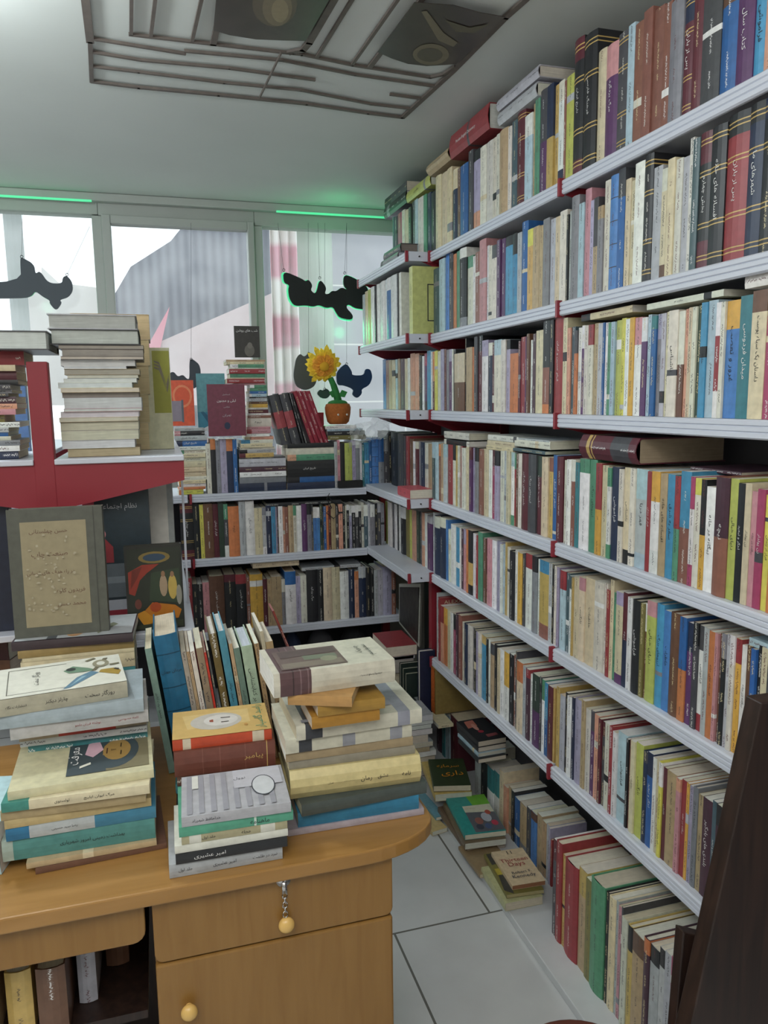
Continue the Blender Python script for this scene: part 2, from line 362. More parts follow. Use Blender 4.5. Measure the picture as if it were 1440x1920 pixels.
struct('wall_back', MB().box((LX, BY-.1, FLOOR), (XW, BY, CEIL)), M_WALL)
SILL = -.42
struct('wall_front', MB().box((LX, WY, FLOOR), (XW, WY+.1, SILL)), M_WALL)
# window: fixed frame, middle sash, panes
m_glass, N, L, B = newmat('dusty_window_glass')
tr = N.new('ShaderNodeBsdfTransparent'); tr.inputs[0].default_value = (.93, .96, .95, 1); gl = N.new('ShaderNodeBsdfGlossy'); gl.inputs['Roughness'].default_value = .3
df = N.new('ShaderNodeBsdfTranslucent'); df.inputs[0].default_value = (.9, .93, .93, 1); mx = N.new('ShaderNodeMixShader'); mx2 = N.new('ShaderNodeMixShader'); mx.inputs[0].default_value = .02
tc = N.new('ShaderNodeTexCoord'); n = N.new('ShaderNodeTexNoise'); n.inputs['Scale'].default_value = 6; n.inputs['Detail'].default_value = 8; mr = N.new('ShaderNodeMapRange')
mr.inputs['From Min'].default_value = .35; mr.inputs['From Max'].default_value = .7; mr.inputs['To Min'].default_value = .06; mr.inputs['To Max'].default_value = .15
L.new(tc.outputs['Object'], n.inputs['Vector']); L.new(n.outputs[0], mr.inputs[0]); L.new(mr.outputs[0], mx2.inputs[0])
L.new(tr.outputs[0], mx.inputs[1]); L.new(gl.outputs[0], mx.inputs[2]); L.new(mx.outputs[0], mx2.inputs[1]); L.new(df.outputs[0], mx2.inputs[2])
L.new(mx2.outputs[0], N['Material Output'].inputs[0])
panes = [('window_1', LX, -.229, .865, 0), ('window_2', -.147, .483, .825, 1), ('window_3', .557, XW, .852, 0)]
mb = MB()
mb.box((LX, WY-.03, .865), (-.2005, WY+.06, CEIL-.002)); mb.box((-.20, WY-.029, .8625), (.5195, WY+.061, CEIL-.002)); mb.box((.52, WY-.03, .852), (XW, WY+.06, CEIL-.002))
mb.box((LX, WY-.075, .915), (XW, WY-.031, CEIL-.001))
mb.box((-.229, WY-.03, SILL), (-.185, WY+.06, .861)); mb.box((.516, WY-.03, SILL), (.557, WY+.06, .851)); mb.box((LX, WY-.04, SILL-.04), (XW, WY+.08, SILL+.03))
struct('trim_1', mb, M_FRAME, bevel=.004)
for nm, x0, x1, zt, sash in panes:
    if sash:
        w = MB(); a = .04
        w.box((x0-a, WY-.05, SILL+.03), (x0, WY+.02, zt+a)); w.box((x1, WY-.05, SILL+.03), (x1+a-.008, WY+.02, zt+a)); w.box((x0, WY-.049, zt), (x1, WY+.019, zt+a-.001)); w.box((x0, WY-.049, SILL+.031), (x1, WY+.019, SILL+.08))
        root = struct(nm, w, M_FRAME, bevel=.004)
        MB().box((x0, WY-.004, SILL+.08), (x1, WY, zt)).build('pane', m_glass, root)
    else:
        root = struct(nm, MB().box((x0, WY-.004, SILL+.03), (x1, WY, zt)), m_glass)
# diffuse green glow on the window header, put in as thin emissive strips
M_LED = mat('green_led_glow', (.08, .6, .28), .5, emit=.4)
for i, (x0, x1) in enumerate(((.62, 1.36), (-1.3, -.22))):
    tag(MB().box((x0, WY-.10, .905), (x1, WY-.085, .912)).build('green_glow_strip', M_LED), ('strip of green glow added on the frame above the right window pane', 'strip of green glow added on the frame above the left window pane')[i], 'light strip')
# ================================================================ racks on the right wall
def lip(mb, A, B_, n, hgt=.036, th=.010):
    """ridged front lip of a metal shelf from A to B_; n = outward normal; top at A.z"""
    A, B_, n = Vector(A), Vector(B_), Vector(n)
    prof = [(0, 0), (th*.6, 0), (th, -.003), (th, -.010), (th*.7, -.012), (th, -.014), (th, -.021), (th*.7, -.023), (th, -.025), (th, -hgt+.003), (th*.6, -hgt), (0, -hgt)]
    pts = [A+n*p[0]+Vector((0, 0, p[1])) for p in prof]
    mb.prism(pts, B_-A)
def shelf(name_label, x0, x1, y0, y1, z, face='-x', ends=(), cat='shelf', group=None):
    e = empty('metal_shelf', ((x0+x1)/2, (y0+y1)/2, z), name_label, cat, group); I = Matrix.Identity(4)
    mb = MB().box((x0+.001, y0, z-.018), (x1, y1, z)) if face == '-x' else MB().box((x0, y0+.001, z-.018), (x1, y1, z))
    if face == '-x': lip(mb, (x0, y0, z), (x0, y1, z), (-1, 0, 0))
    elif face == '-y': lip(mb, (x0, y0, z), (x1, y0, z), (0, -1, 0))
    bo = mb.build('shelf_board', M_SHELF, e, M=I)
    wfix(bo)
    for en in ends:
        if face == '-x':
            b = MB().prism([(x0-.004, en, z-.004), (x1, en, z-.004), (x1, en, z-.10), (x0+.17, en, z-.075), (x0-.004, en, z-.034)], (0, .0035, 0)).box((x0-.017, en-.003, z-.040), (x0-.002, en+.007, z+.004))
        else:
            b = MB().prism([(en, y0-.004, z-.004), (en, y1, z-.004), (en, y1, z-.10), (en, y0+.17, z-.075), (en, y0-.004, z-.034)], (.0035, 0, 0)).box((en-.003, y0-.017, z-.040), (en+.007, y0-.002, z+.004))
        bo = b.build('bracket', M_RED, e); wfix(bo)
    return e
ZS = [.555, .249, -.045, -.397, -.700, -1.053]
ORD = ['top', 'second', 'third', 'fourth', 'fifth', 'sixth']
YJ = [2.853, 1.860, .865]
for y, w in ((YJ[0], 'far'), (YJ[1], 'middle'), (YJ[2], 'near')):
    tag(MB().box((XB-.035, y-.02, FLOOR), (XB, y+.02, .62)).build('rack_upright', M_RED), 'red slotted upright of the right wall rack, %s one' % {'far': 'farthest', 'middle': 'middle', 'near': 'nearest'}[w], 'rack upright')
for i, z in enumerate(ZS):
    shelf('white ridged metal shelf, %s, far bay of the right wall' % ('topmost' if i == 0 else ORD[i]+' from the top'), XS, XB-.03, YJ[1]+.006, YJ[0]-.002, z, ends=(YJ[0]-.006,))
    shelf('white ridged metal shelf, %s, near bay of the right wall' % ('topmost' if i == 0 else ORD[i]+' from the top'), XS, XB-.03, YJ[2], YJ[1]-.006, z, ends=(YJ[1]-.002, YJ[2]))
# corner bay, deeper, ends free near the window
M_ENDP = M_SHELF
for i, z in enumerate(ZS[:5]):
    x0 = .955
    e = empty('metal_shelf', (1.15, 3.2, z), 'white corner shelf with screwed end plate beside the window, %s' % ('topmost', 'second from the top', 'third from the top', 'fourth from the top', 'lowest')[i], 'shelf')
    mb = MB().box((x0+.001, 2.862, z-.014), (XB-.03, 3.60, z))
    lip(mb, (x0, 2.87, z), (x0, 3.60, z), (-1, 0, 0), hgt=.034, th=.006); mb.box((x0+.004, 2.858, z-.034), (XS, 2.864, z+.001)); o = mb.build('shelf_board', M_ENDP, e); wfix(o)
    o = MB().tube([(1.0, 2.853, z-.017), (1.0, 2.860, z-.017)], .003).build('screw', M_KMETAL, e); wfix(o)
    for yy in (2.872, 3.59):
        o = MB().prism([(x0+.012, yy, z-.015), (XB-.03, yy, z-.015), (XB-.03, yy, z-.12), (x0+.20, yy, z-.085)], (0, .003, 0)).box((x0-.010, yy-.014, z-.037), (x0+.001, yy-.004, z+.003)).build('bracket', M_RED, e); wfix(o)
tag(MB().box((XB-.035, 3.60, FLOOR), (XB, 3.64, .62)).build('rack_upright', M_RED), 'red slotted upright in the corner by the window', 'rack upright')
tag(MB().box((1.06, 2.90, -1.2), (1.10, 2.935, -.72)).build('rack_post', M_RED), 'red square post below the corner shelves', 'rack upright')
# floor-level plinth
ZB = -1.505
tag(MB().box((.925, YJ[2], FLOOR), (XB, 3.6, ZB)).build('base_shelf', mat('white_base_board', 'c6c9cc', .35, noise=.03), bevel=.003), 'white board on the floor under the right wall rack', 'shelf')
# grey back panels behind the lower shelves
tag(MB().box((XB, YJ[2], FLOOR), (XB+.008, 3.62, .60)).build('rack_back_panel', M_BACK), 'grey sheet metal back of the right wall rack', 'rack panel')
# rack under the window
YR = 3.50
ZR = [-.41, -.705, -1.052]
for i, z in enumerate(ZR):
    shelf('white ridged metal shelf under the window, %s of three, right bay' % ('topmost', 'middle', 'lowest')[i], .13, (.948, .948, 1.13)[i], YR, WY-.12, z, face='-y', ends=(.133,) if i < 2 else (.133, 1.12))
    shelf('white ridged metal shelf under the window, %s of three, left bay' % ('topmost', 'middle', 'lowest')[i], -.87, .122, YR, WY-.12, z, face='-y', ends=(-.86,))
for x, w in ((.11, 'left'), (1.12, 'right')):
    tag(MB().box((x, WY-.12, FLOOR), (x+.04, WY-.085, -.40)).build('rack_upright', M_RED), 'red upright of the rack under the window, %s one' % w, 'rack upright')
tag(MB().box((-.87, WY-.085, FLOOR), (1.13, WY-.078, -.42)).build('rack_back_panel', mat('dark_lower_wall', '2c2c30', .7)), 'dark sheet in place of the lower wall behind the window rack', 'rack panel')  # rack has no back; this sheet stands for the dark lower wall
tag(MB().box((-.2, YR+.02, FLOOR), (.90, WY-.09, -1.46)).build('base_shelf', MATS['white_base_board'], bevel=.003), 'low base board under the window rack', 'shelf')
# ================================================================ standing rows of books
TEXTS = {'t1': 'غرور و تعصب', 't2': 'میدان فردوسی', 't3': 'داستان یک سیاه پوست', 't4': 'قیام حسین و ایران', 't5': 'قهر دریا', 't6': 'ناشناس', 't7': 'بیگانه در خانه',
 't8': 'دنیای خیالی', 't9': 'زن پولدار', 't10': 'آرزوهای بزرگ', 't11': 'بلندی های بادگیر', 't12': 'نیچه', 't13': 'نارگیس', 't14': 'خاطرات', 't15': 'فراموشی', 't16': 'اخگر و تبعید', 't17': 'سفر به شرق',
 't18': 'پس از باران', 't19': 'شهرهای ما', 't20': 'کتاب سال', 't21': 'تاریخ ایران', 't22': 'بخش چهارم', 't23': 'افسانه های خانه', 't24': 'فرهنگ فارسی', 't25': 'مرگ یزدگرد', 't26': 'فرار از زندان', 't27': 'صلیب خونین'}
ROWS = []
def row(axis, a, z, crop, phrase, group, x0, tokens, zmin=.10, zmax=.36, flush=0.0, lean=0, maxx=None, ycut=None, dmul=.68):
    ox, oy, s = crop
    pl = (lambda u, zz: Vector((a, u, zz))) if axis == 'X' else (lambda u, zz: Vector((u, a, zz)))
    lo, hi = ((.55, 4.2) if axis == 'X' else (-1.2, 1.6))
    def solve(px): return bis(lambda u: proj(pl(u, z))[0]-px, lo, hi)
    u0 = solve(ox+x0/s); out = []
    toks = tokens.split()
    for tk in toks:
        p = tk.split(':'); px = ox+float(p[0])/s; u1 = solve(px)
        um = (u0+u1)/2; py = oy+float(p[2])/s
        zt = bis(lambda q: proj(pl(um, q))[1]-py, z-.01, z+.6)
        h = max(zmin, min(zmax, zt-z-.001)); t = abs(u1-u0)
        hard = 'h' in p[3] if len(p) > 3 else (random.random() < (.35 if p[1][0] in 'KDNMqHXBG' and t > .012 else .08))
        tx = TEXTS.get(p[3].replace('h', '')) if len(p) > 3 and 't' in p[3] else None
        d = min(.255, max(.095, h*dmul*random.uniform(.93, 1.05))); j = random.uniform(0, .006)+flush
        tt = max(.003, t-.0006)
        kw = dict(hard=hard, text=tx, curve=(.10 if hard else .04), group=group)
        if axis == 'X': r = mkbook(Vector((a+j, u0-.0003, z+.0005)), (0, -1, 0), (1, 0, 0), (0, 0, 1), tt, d, h, p[1], **kw)
        else: r = mkbook(Vector((u0+.0003, a+j, z+.0005)), (1, 0, 0), (0, 1, 0), (0, 0, 1), tt, d, h, p[1], **kw)
        BOOKS[-1].update(phrase=phrase, i=len(out)); out.append(BOOKS[-1]); u0 = u1
    ROWS.append(out); return out
XP = XS+.006
C1 = (800, 130, 5.333); C2 = (1050, 0, 3.692); C3 = (800, 340, 5.333); C4 = (1050, 180, 3.692); C5 = (800, 590, 5.333); C6 = (1050, 500, 3.692); C7 = (800, 800, 5.538); C8 = (1040, 810, 3.6)
Z5a = (800, 950, 5.538); Z5b = (1030, 1040, 3.512); Z6a = (800, 1090, 5.484); Z6b = (1020, 1280, 3.789); BS = (880, 1360, 3.429); FA1 = (660, 620, 4.0); FA2 = (670, 340, 5.65)
row('X', XP, ZS[0], FA2, 'far top right-wall shelf', 'books on the top shelf of the right wall', 370, '395:q:380 425:D:375 470:Z:335 500:I:305 545:C:300 575:H:275 610:D:210 640:a:190 700:I:170 735:E:140 775:N:120 822:K:110')
row('X', XP, ZS[0], C1, 'far top right-wall shelf', 'books on the top shelf of the right wall', 88, '145:C:1065 200:C:1030 248:C:985 300:NC:1000 335:B:985 410:U:950 455:D:810 522:LKo:800 582:I:765 645:I:715 685:I:680 716:I:645 805:T:600 838:I:570 890:q:510 972:M*:405:h 1045:aW:450 1062:T:340 1112:E:285 1192:VD2:200 1255:gN2:150 1290:g:150 1345:WIN:110 1366:b:110')
row('X', XP, ZS[0], C2, 'near top right-wall shelf', 'books on the top shelf of the right wall', 25, '82:F:515 148:KMM*:265:ht21 236:K*:228:ht24 292:C:340 376:VPV:300:ht25 446:D*:215 492:a:163 550:b:150 612:b:60 682:b:45 738:b:15 828:G:-10 893:MN*:-50:ht18 960:M:-60:h 1090:D:-70 1205:UB:-90:h 1322:V:-130:ht20 1404:A:-160:ht15 1480:o:-170 1540:K:-190 1600:C:-190', zmax=.37)
row('X', XP, ZS[1], C3, 'far second right-wall shelf', 'books on the second shelf of the right wall', 52, '125:q:870 180:a:775 218:k:720 258:D:720 288:O:725 328:E:695 397:KWG=:670:h 452:IE:745 480:W:745 520:b:705 585:P:580 606:W:640 640:I:645 692:ID:635 727:V:585 767:V:570 842:AKA:545 892:AKA:520 935:S:510 997:U:400:h 1052:gy:475 1115:T:450 1150:T:440 1215:G:370 1268:S:370 1312:C:350 1382:I:290 1400:K:330')
row('X', XP, ZS[1], C4, 'near second right-wall shelf', 'books on the second shelf of the right wall', 47, '62:S:795 115:G:690:h 150:a:740 192:P:640:h 215:L:720 248:TD2:700 285:GT:760 325:I:580 378:k=:545:h 425:UD:500 462:C:570 497:C:580 562:W:455 622:K*:400:h 682:S:485 718:CIB:500 766:C:430 810:I:430 852:S:415 880:I:285 925:q:290 1005:KMM*:245:ht22 1107:K*:200:ht23 1252:RK*:110:ht18 1352:NK*:40:ht19 1440:KN*:-10:h 1520:N*:-30:h 1580:C:0')
row('X', XP, ZS[2], FA1, 'corner third right-wall shelf', 'books on the third shelf of the right wall', 228, '252:U:215 278:b:220 300:T:220 325:C:220 340:a:215 358:T:210 395:X:210 418:C:210 436:W:205 470:o:170 500:o:172 510:B:180 525:K:185 540:W:190 560:VZX:170 590:A:150 600:W:155')
row('X', XP, ZS[2], C5, 'far third right-wall shelf', 'books on the third shelf of the right wall', 42, '74:MO2:370 102:y:360 130:I:365 165:L:345 186:M:345 210:G:350 245:VL:345 256:W:345 276:K:345 378:BC2:385 388:K:235 447:T:325 466:O:325 500:D:220:h 542:MK:210 602:WL:255 642:NI:280:h 662:M:300 737:Ia:250 782:I:250 818:LK:250 902:O:385 926:M:262 977:R:220 988:V:220 1017:B:190 1052:W:250 1082:X:190 1152:C:155 1217:bK2O:60 1252:K:50 1346:R:25:ht4 1388:C:30 1422:o:130')
row('X', XP, ZS[2], C6, 'near third right-wall shelf', 'books on the third shelf of the right wall', 60, '86:q:415 106:OD:440 131:W:420 150:VW:405 176:I:405 211:IR:400 246:T:390 276:S:390 290:U:385 316:W:385 336:E:385 363:a:380 399:F:370 431:y:355 463:W:360 496:Y:350 546:WP:350 582:VW:350 606:a:330 641:UQ:340 671:GL:325 701:S:320 726:C:310 791:I:300:t6 832:BI2:305 856:o:290 881:C:280 911:I:275 941:H:265 982:A:245:t14 1046:a:230 1078:RWW:245 1106:I:240 1197:kYk:230:t1 1290:Q:195:t2 1392:CB:160:t3 1450:Z:335 1500:K:300 1560:I:280')
row('X', XP, ZS[3], FA1, 'corner fourth right-wall shelf', 'books on the fourth shelf of the right wall', 292, '345:K:760 385:D:770 402:D:790 428:R:790 458:B:812 476:W:830 500:MI:832 515:G:832 541:N:835 566:I:840 596:T:850')
row('X', XP, ZS[3], C7, 'far fourth right-wall shelf', 'books on the fourth shelf of the right wall', 50, '80:qa:160 115:a:160 140:bO:180 168:T:170 210:Sa:180 262:R:185:t26 289:IK:185 320:g:195 339:I:195 359:R:200 401:I:220 438:C:210 466:VM:210 491:L:220 531:GK:215 579:b:230 626:C:230 666:W:240 701:ZM:245 746:LK:250 796:I:250 821:S:250 856:C:255 891:WaE:265 906:RE:275 936:B:280 971:I:280 1046:M:280:ht11 1126:D:285:ht10 1181:MH:300:ht27 1246:C:315 1286:gb:320 1331:U:295:t17 1396:M:310:h')
row('X', XP, ZS[3], C8, 'near fourth right-wall shelf', 'books on the fourth shelf of the right wall', 48, '70:I:190 101:W:185 126:bI:185 152:Q:205 216:WE:180 263:E:185:t10 301:YR2:210 341:C:225 366:WEE:240 416:N:235:t15 446:I:250 486:CCK:240:t6 519:I:245 598:Saa:250:t5 626:R:265:t26 682:WYW:265 729:T:280:t23 776:A:285:t17 813:ER2:295 881:bA2:265 911:WZZ:300 951:Iy:310 986:YK2:320 1051:W:370:t7 1141:bX2:305:ht12 1196:F:315:t8 1241:K:345:t16 1283:C:345:t9 1321:P:400:t7 1371:Z:385:t9 1416:y:425:t26 1470:O:430 1530:K:440')
row('X', XP, ZS[4], FA1, 'corner fifth right-wall shelf', 'books on the fifth shelf of the right wall', 245, '270:F:1280 300:W:1285 315:D:1290 335:W:1300 346:K:1305 360:W:1310 402:KW:1320 430:j:1335 446:F:1340 481:o:1345 505:H:1350 520:D:1355 541:o:1365 561:W:1370 598:VS:1390')
row('X', XP, ZS[4], Z5a, 'far fifth right-wall shelf', 'books on the fifth shelf of the right wall', 60, '75:S:60 131:NI:98:ht21 198:NI:108:ht21 218:k:135 242:I:235 292:W:185 331:A:215 346:W:220 369:X:230 406:PL:235 427:O:235 469:gKK2:245 507:W:280 529:R:300 576:E:265 606:B:325 620:M:330 667:P:330 711:W:350 757:L:360:h 777:W:390 797:a:390 817:g:370 851:I:420:t13 906:K:462:h 931:W:450 976:Y:480 1004:D:490 1076:WR:490 1131:GK:510 1151:W:545 1247:gAb:560 1281:S:590 1300:K:600 1322:I:615 1345:L:630')
row('X', XP, ZS[4], Z5b, 'near fifth right-wall shelf', 'books on the fifth shelf of the right wall', 58, '93:aR:105 116:q:120 136:Wq:140 147:g:150 181:C:150 217:CP:150:t13 277:C:155:t14 337:I:180 359:I:190 379:R:230 402:C:165 421:E:250 466:CLV:245 496:NM2:250:t12 526:W:280 577:K:300:ht15 601:j:320 617:BW:320 674:FP:305:t8 720:A:325:ht10 764:k:370:t14 827:B:385:h 871:OU2:410 913:VN:450 946:DK:445 986:WDR:470:t15 1019:S:480 1056:O:505:t23 1077:P:515 1097:B:520 1126:KG:520 1151:S:525 1182:IW:530 1217:YR:555 1257:W:600:t7 1287:B:600 1318:U:620 1350:K:600 1392:C:615 1440:D:640 1490:C:650')
row('X', XP, ZS[5], Z6a, 'far sixth right-wall shelf', 'books on the sixth shelf of the right wall', 104, '118:S:120 137:R:165:h 167:oR:250 206:OYO:275 241:C:300 270:W:320 297:ZK:335 327:X:335 357:b:345 381:I:420 416:N:435 466:I:450 481:D:480 501:K:500 526:L:520 551:I:530 603:Ag:560 618:K:590 637:W:600 682:TD:640 717:K:650 741:C:690 781:W:700 832:WY2:730 876:K:750 901:b:760 917:D:720 981:CO:825 1011:S:870 1046:XR:900 1076:W:960 1146:VH2:960 1166:D:980 1196:WE:1010 1231:UA2:1045 1281:M:1078 1300:g:1095')
row('X', XP, ZS[5], Z6b, 'near sixth right-wall shelf', 'books on the sixth shelf of the right wall', 75, '97:g:30 131:S:90 151:K:72 181:W:98 197:N:105 246:L:120 271:T:125 306:I:190 331:VD:200 367:o:230 387:M:255 411:DM:280 446:I:290 469:R:310 497:W:350 561:a:360:t15 577:K:400 592:b:405 621:C:415:t14 671:F:435:t13 701:ND:490 742:UN:500:t16 766:W:535 787:C:545 811:yW:565 836:M:605:t6 907:T:640 937:Po:680 972:R:695:t7 992:Y:715 1017:L:735 1052:G:745:h 1087:T:800 1152:X:830:t11 1186:q:845:t16 1252:XK:880:t10 1300:b:900 1350:X:920', zmax=.30)
row('X', 1.10, ZB, BS, 'plinth row on the floor, far part', 'books on the board along the floor', 28, '70:SI:150 111:K:232:h 151:WQ2:270 187:WQ2:300 216:C:290 241:o:390 266:T:400 286:K:420 316:U:470 361:T:510 387:D:530 422:kB:560 452:T:575 481:T:620 502:S:640 514:L:660 523:R:735', zmin=.12, zmax=.30)
row('X', 1.0, ZB, BS, 'plinth row on the floor, near part', 'books on the board along the floor', 523, '546:DM:735 581:R:750:h 601:g:835 681:R:885:h 731:Tg:930 766:j:990 851:E:1005:h 871:K:1075:h 912:C:1110 927:S:1130 946:P:1165 957:D:1170 991:I:1240 1021:gK:1290:h 1091:TB:1350 1126:XO:1370 1181:SK:1430 1217:SK:1440 1262:S:1470 1300:Z:1500 1350:C:1520', zmin=.12, zmax=.33)
# corner second shelf
row('X', .985, ZS[1], FA2, 'corner second right-wall shelf', 'books on the corner shelf by the window', 60, '85:S:1200 115:C:1165 150:F:1145 186:W:1118 200:K:1105 230:W:1090 255:W:1075 290:W:1040 318:W:1035 360:UW:950 421:W:950 432:D:955 456:W:960', zmax=.262)
# rack under the window
K5a = (330, 930, 6.26); K5b = (540, 920, 7.2); K6a = (340, 1040, 6.545); K6b = (540, 1040, 5.76); K4a = (320, 690, 7.2)
YP = YR+.006
row('Y', YP, ZR[1], K5a, 'middle shelf under the window', 'books on the middle shelf under the window', 75, '222:KMM*:88:ht22 300:K:90:h 345:y:100 455:B:90 518:M:95:ht26 580:H:90:t15 630:DEW:95 757:O:120:ht12 832:S:62:h 937:W:60:ht20 1027:C:140 1072:SGW:130 1132:N:110 1182:A:125 1200:L:128 1215:X:130 1267:W:120 1290:o:125 1332:b:130 1392:T:110 1427:I:118')
row('Y', YP, ZR[1], K5b, 'middle shelf under the window', 'books on the middle shelf under the window', 84, '126:IE:200 197:W:200:t14 268:V:178:ht14 332:GK:190 352:D:195 402:kW:225 442:kW:225 476:H:190 492:K:200 527:U:215 556:O:200 591:M:190 652:T:172 692:D:200 747:o:180 782:K:175 802:I:200 837:KW:190 872:LW:200 917:KW:200 962:DW:195 997:KW:195 1031:I:160 1086:qW:190 1116:S:170 1181:GW:185 1216:K:170 1262:DS:170 1306:G:170')
row('Y', YP, ZR[2], K6a, 'lowest shelf under the window', 'books on the lowest shelf under the window', 30, '92:o:300 162:R:290:h 225:K:360 286:K:360 368:P:340 548:B:260:ht27 690:KM:245:h 818:KR:240:ht24 862:b:280 1018:Y:240:h 1072:M:300 1126:T:300 1246:T:270 1290:GI:300 1421:WU:205:ht15')
row('Y', YP, ZR[2], K6b, 'lowest shelf under the window', 'books on the lowest shelf under the window', 92, '148:L:232 212:I:225 333:KK:165:ht25 392:K:160:h 482:C:138:h 572:C:135:h 664:W:180:h 727:N:160:h 772:oO:180 848:NS:125:h 902:K=:140:h 936:K:150:h 977:S:165 1032:S:160 1124:L:130:h 1168:b:180:h')
row('Y', YP, ZR[0], K4a, 'rack top under the window', 'upright books on the rack top under the window', 500, '562:I:1020 632:KO:960:t15 692:G:980 777:L:960 862:NO:960:t14 918:U:960')
row('Y', YP, ZR[0], (620, 780, 6.857), 'rack top right end by the corner', 'books leaning at the right end of the rack top', 58, '96:S:330 132:P:310 190:K:350:t15 282:F:345 330:L:310 385:GW:320:t14 412:W:360 440:Q:365 500:A:340 540:U:310 622:k=:275 690:GU2:280 745:DG:290 800:K:200 848:K:195:t16')
# ---------------------------------------------------------------- lying books along the right wall
LIES = []
def lieX(X, xl, ybl, ytl, xr, ybr, d, code, label, hard=False, text=None, tc=None, group=None, zfix=None, curve=None, pagec=None, bands=None, name=None):
    p, q, t_ = onX(xl, ybl, X), onX(xr, ybr, X), onX(xl, ytl, X)
    z = (p.z+q.z)/2 if zfix is None else zfix; th = max(.006, t_.z-p.z)
    dirv = Vector((0, p.y-q.y, 0))
    r = mkbook(Vector((X, q.y, z)), (0, 0, 1), (1, 0, 0), (0, 1, 0), th, d, p.y-q.y, code, hard=hard, label=label, text=text, tc=tc, group=group, curve=curve, pagec=pagec, bands=bands, name=name)
    LIES.append(r); return r, z+th
def lieY(Y, xl, yb, yt, xr, d, code, label=None, z=None, hard=False, text=None, tc=None, group=None, curve=None, pagec=None, bands=None, ang=0, noink=False, texts=None, cat='book', name=None):
    """lying book, spine facing the room (-Y)"""
    p, q, t_ = onY(xl, yb, Y), onY(xr, yb, Y), onY(xl, yt, Y)
    if z is None: z = p.z
    th = max(.005, t_.z-p.z); L_ = q.x-p.x; ca, sa = math.cos(ang), math.sin(ang)
    r = mkbook(Vector((p.x+L_*ca, Y+L_*sa, z)), (0, 0, 1), (-sa, ca, 0), (-ca, -sa, 0), th, d, L_, code, hard=hard, label=label, text=text, tc=tc, group=group, curve=curve, pagec=pagec, bands=bands, noink=noink, texts=texts, cat=cat, name=name)
    LIES.append(r); return r, z+th
G = 'books lying on top of the rows'
XL = XS+.012
lieX(XL, 722, 405, 383, 763, 387, .15, 'K', 'dark book lying lower of two at the far end of the top row', hard=True)
lieX(XL, 722, 383, 366, 763, 366, .15, 'DK', 'worn dark book lying upper of two at the far end of the top row')
lieX(XL, 764, 378, 358, 808, 350, .15, 'F', 'pale olive book lying on the top row, next to the rolled tan one', text='مقدس', hard=True)
lieX(XL-.005, 806, 332, 308, 846, 298, .13, 'T', 'tan rounded book lying on the top row beside the red dictionary', hard=True, curve=.35)
lieX(XL-.01, 846, 298, 254, 918, 243, .16, 'R', 'big red dictionary lying on top of the top row', hard=True, text='Persian English Dictionary', tc='W', curve=.1, name='dictionary')
lieX(XL-.015, 936, 238, 214, 1008, 178, .17, 'S', 'white worn book lying lower of two on the top row', hard=True, curve=.2)
lieX(XL-.015, 934, 208, 187, 1012, 146, .17, 'S', 'white worn book lying upper of two on the top row', hard=True, curve=.2)
z_, = [0]
lieX(XL, 1090, 604, 592, 1186, 584, .13, 'CK', 'thin cream book with dark title patch lying on the near third row')
lieX(XL, 1213, 583, 572, 1357, 553, .15, 'I', 'long ivory book lying on the near third row', text='سلام بر غم', tc='K')
lieX(XL-.004, 1397, 540, 514, 1440, 536, .15, 'W', 'thick white book lying at the right end of the third row')
lieX(XL, 833, 834, 825, 880, 836, .12, 'I', 'ivory book with dark stripe lying lowest of two on the far fourth row', bands=[(.1, .9, RGB['K'])])
lieX(XL, 833, 824, 812, 880, 822, .12, 'I', 'cream book lying topmost on the far end of the fourth row')
lieX(XL, 912, 844, 836, 962, 846, .13, 'C', 'cream thin book, lowest of the pale pile on the fourth row')
lieX(XL, 914, 836, 827, 965, 838, .13, 'C', 'stained cream thin book in the pale pile on the fourth row')
lieX(XL, 915, 827, 817, 972, 828, .13, 'I', 'worn ivory thin book, topmost of the pale pile on the fourth row')
lieX(XL, 962, 848, 842, 1022, 850, .14, 'q', 'slate green thin book under the ivory ones on the fourth row')
lieX(XL, 965, 841, 827, 1032, 838, .14, 'I', 'ivory book lying right of the pale pile on the fourth row')
lieX(XL, 968, 827, 822, 1030, 830, .15, 'S', 'grey magazine topmost right of the pale pile')
# big maroon volume lying on the near fourth row
p, q = onX(1093, 852, XL-.006), onX(1199, 878, XL-.006)
tz = onX(1150, 818, XL).z
mkbook(Vector((XL-.006, q.y, -.155)), (0, 0, 1), (1, 0, 0), (0, 1, 0), .060, .235, p.y-q.y, 'M', hard=True, label='thick maroon volume with black title label lying on the near fourth row', curve=.22, bands=[(.0, .03, RGB['M']), (.12, .42, RGB['D']), (.75, .77, RGB['g']), (.80, .86, RGB['g'])], pagec=(.40, .32, .22), name='hardback_book')
lieX(XL+.06, 1295, 880, 874, 1390, 893, .17, 'X', 'dark thin book lying behind the lime spines on the near fourth row')
lieX(XL, 1405, 1205, 1190, 1470, 1240, .14, 'a', 'pale blue book lying on the near fifth row')
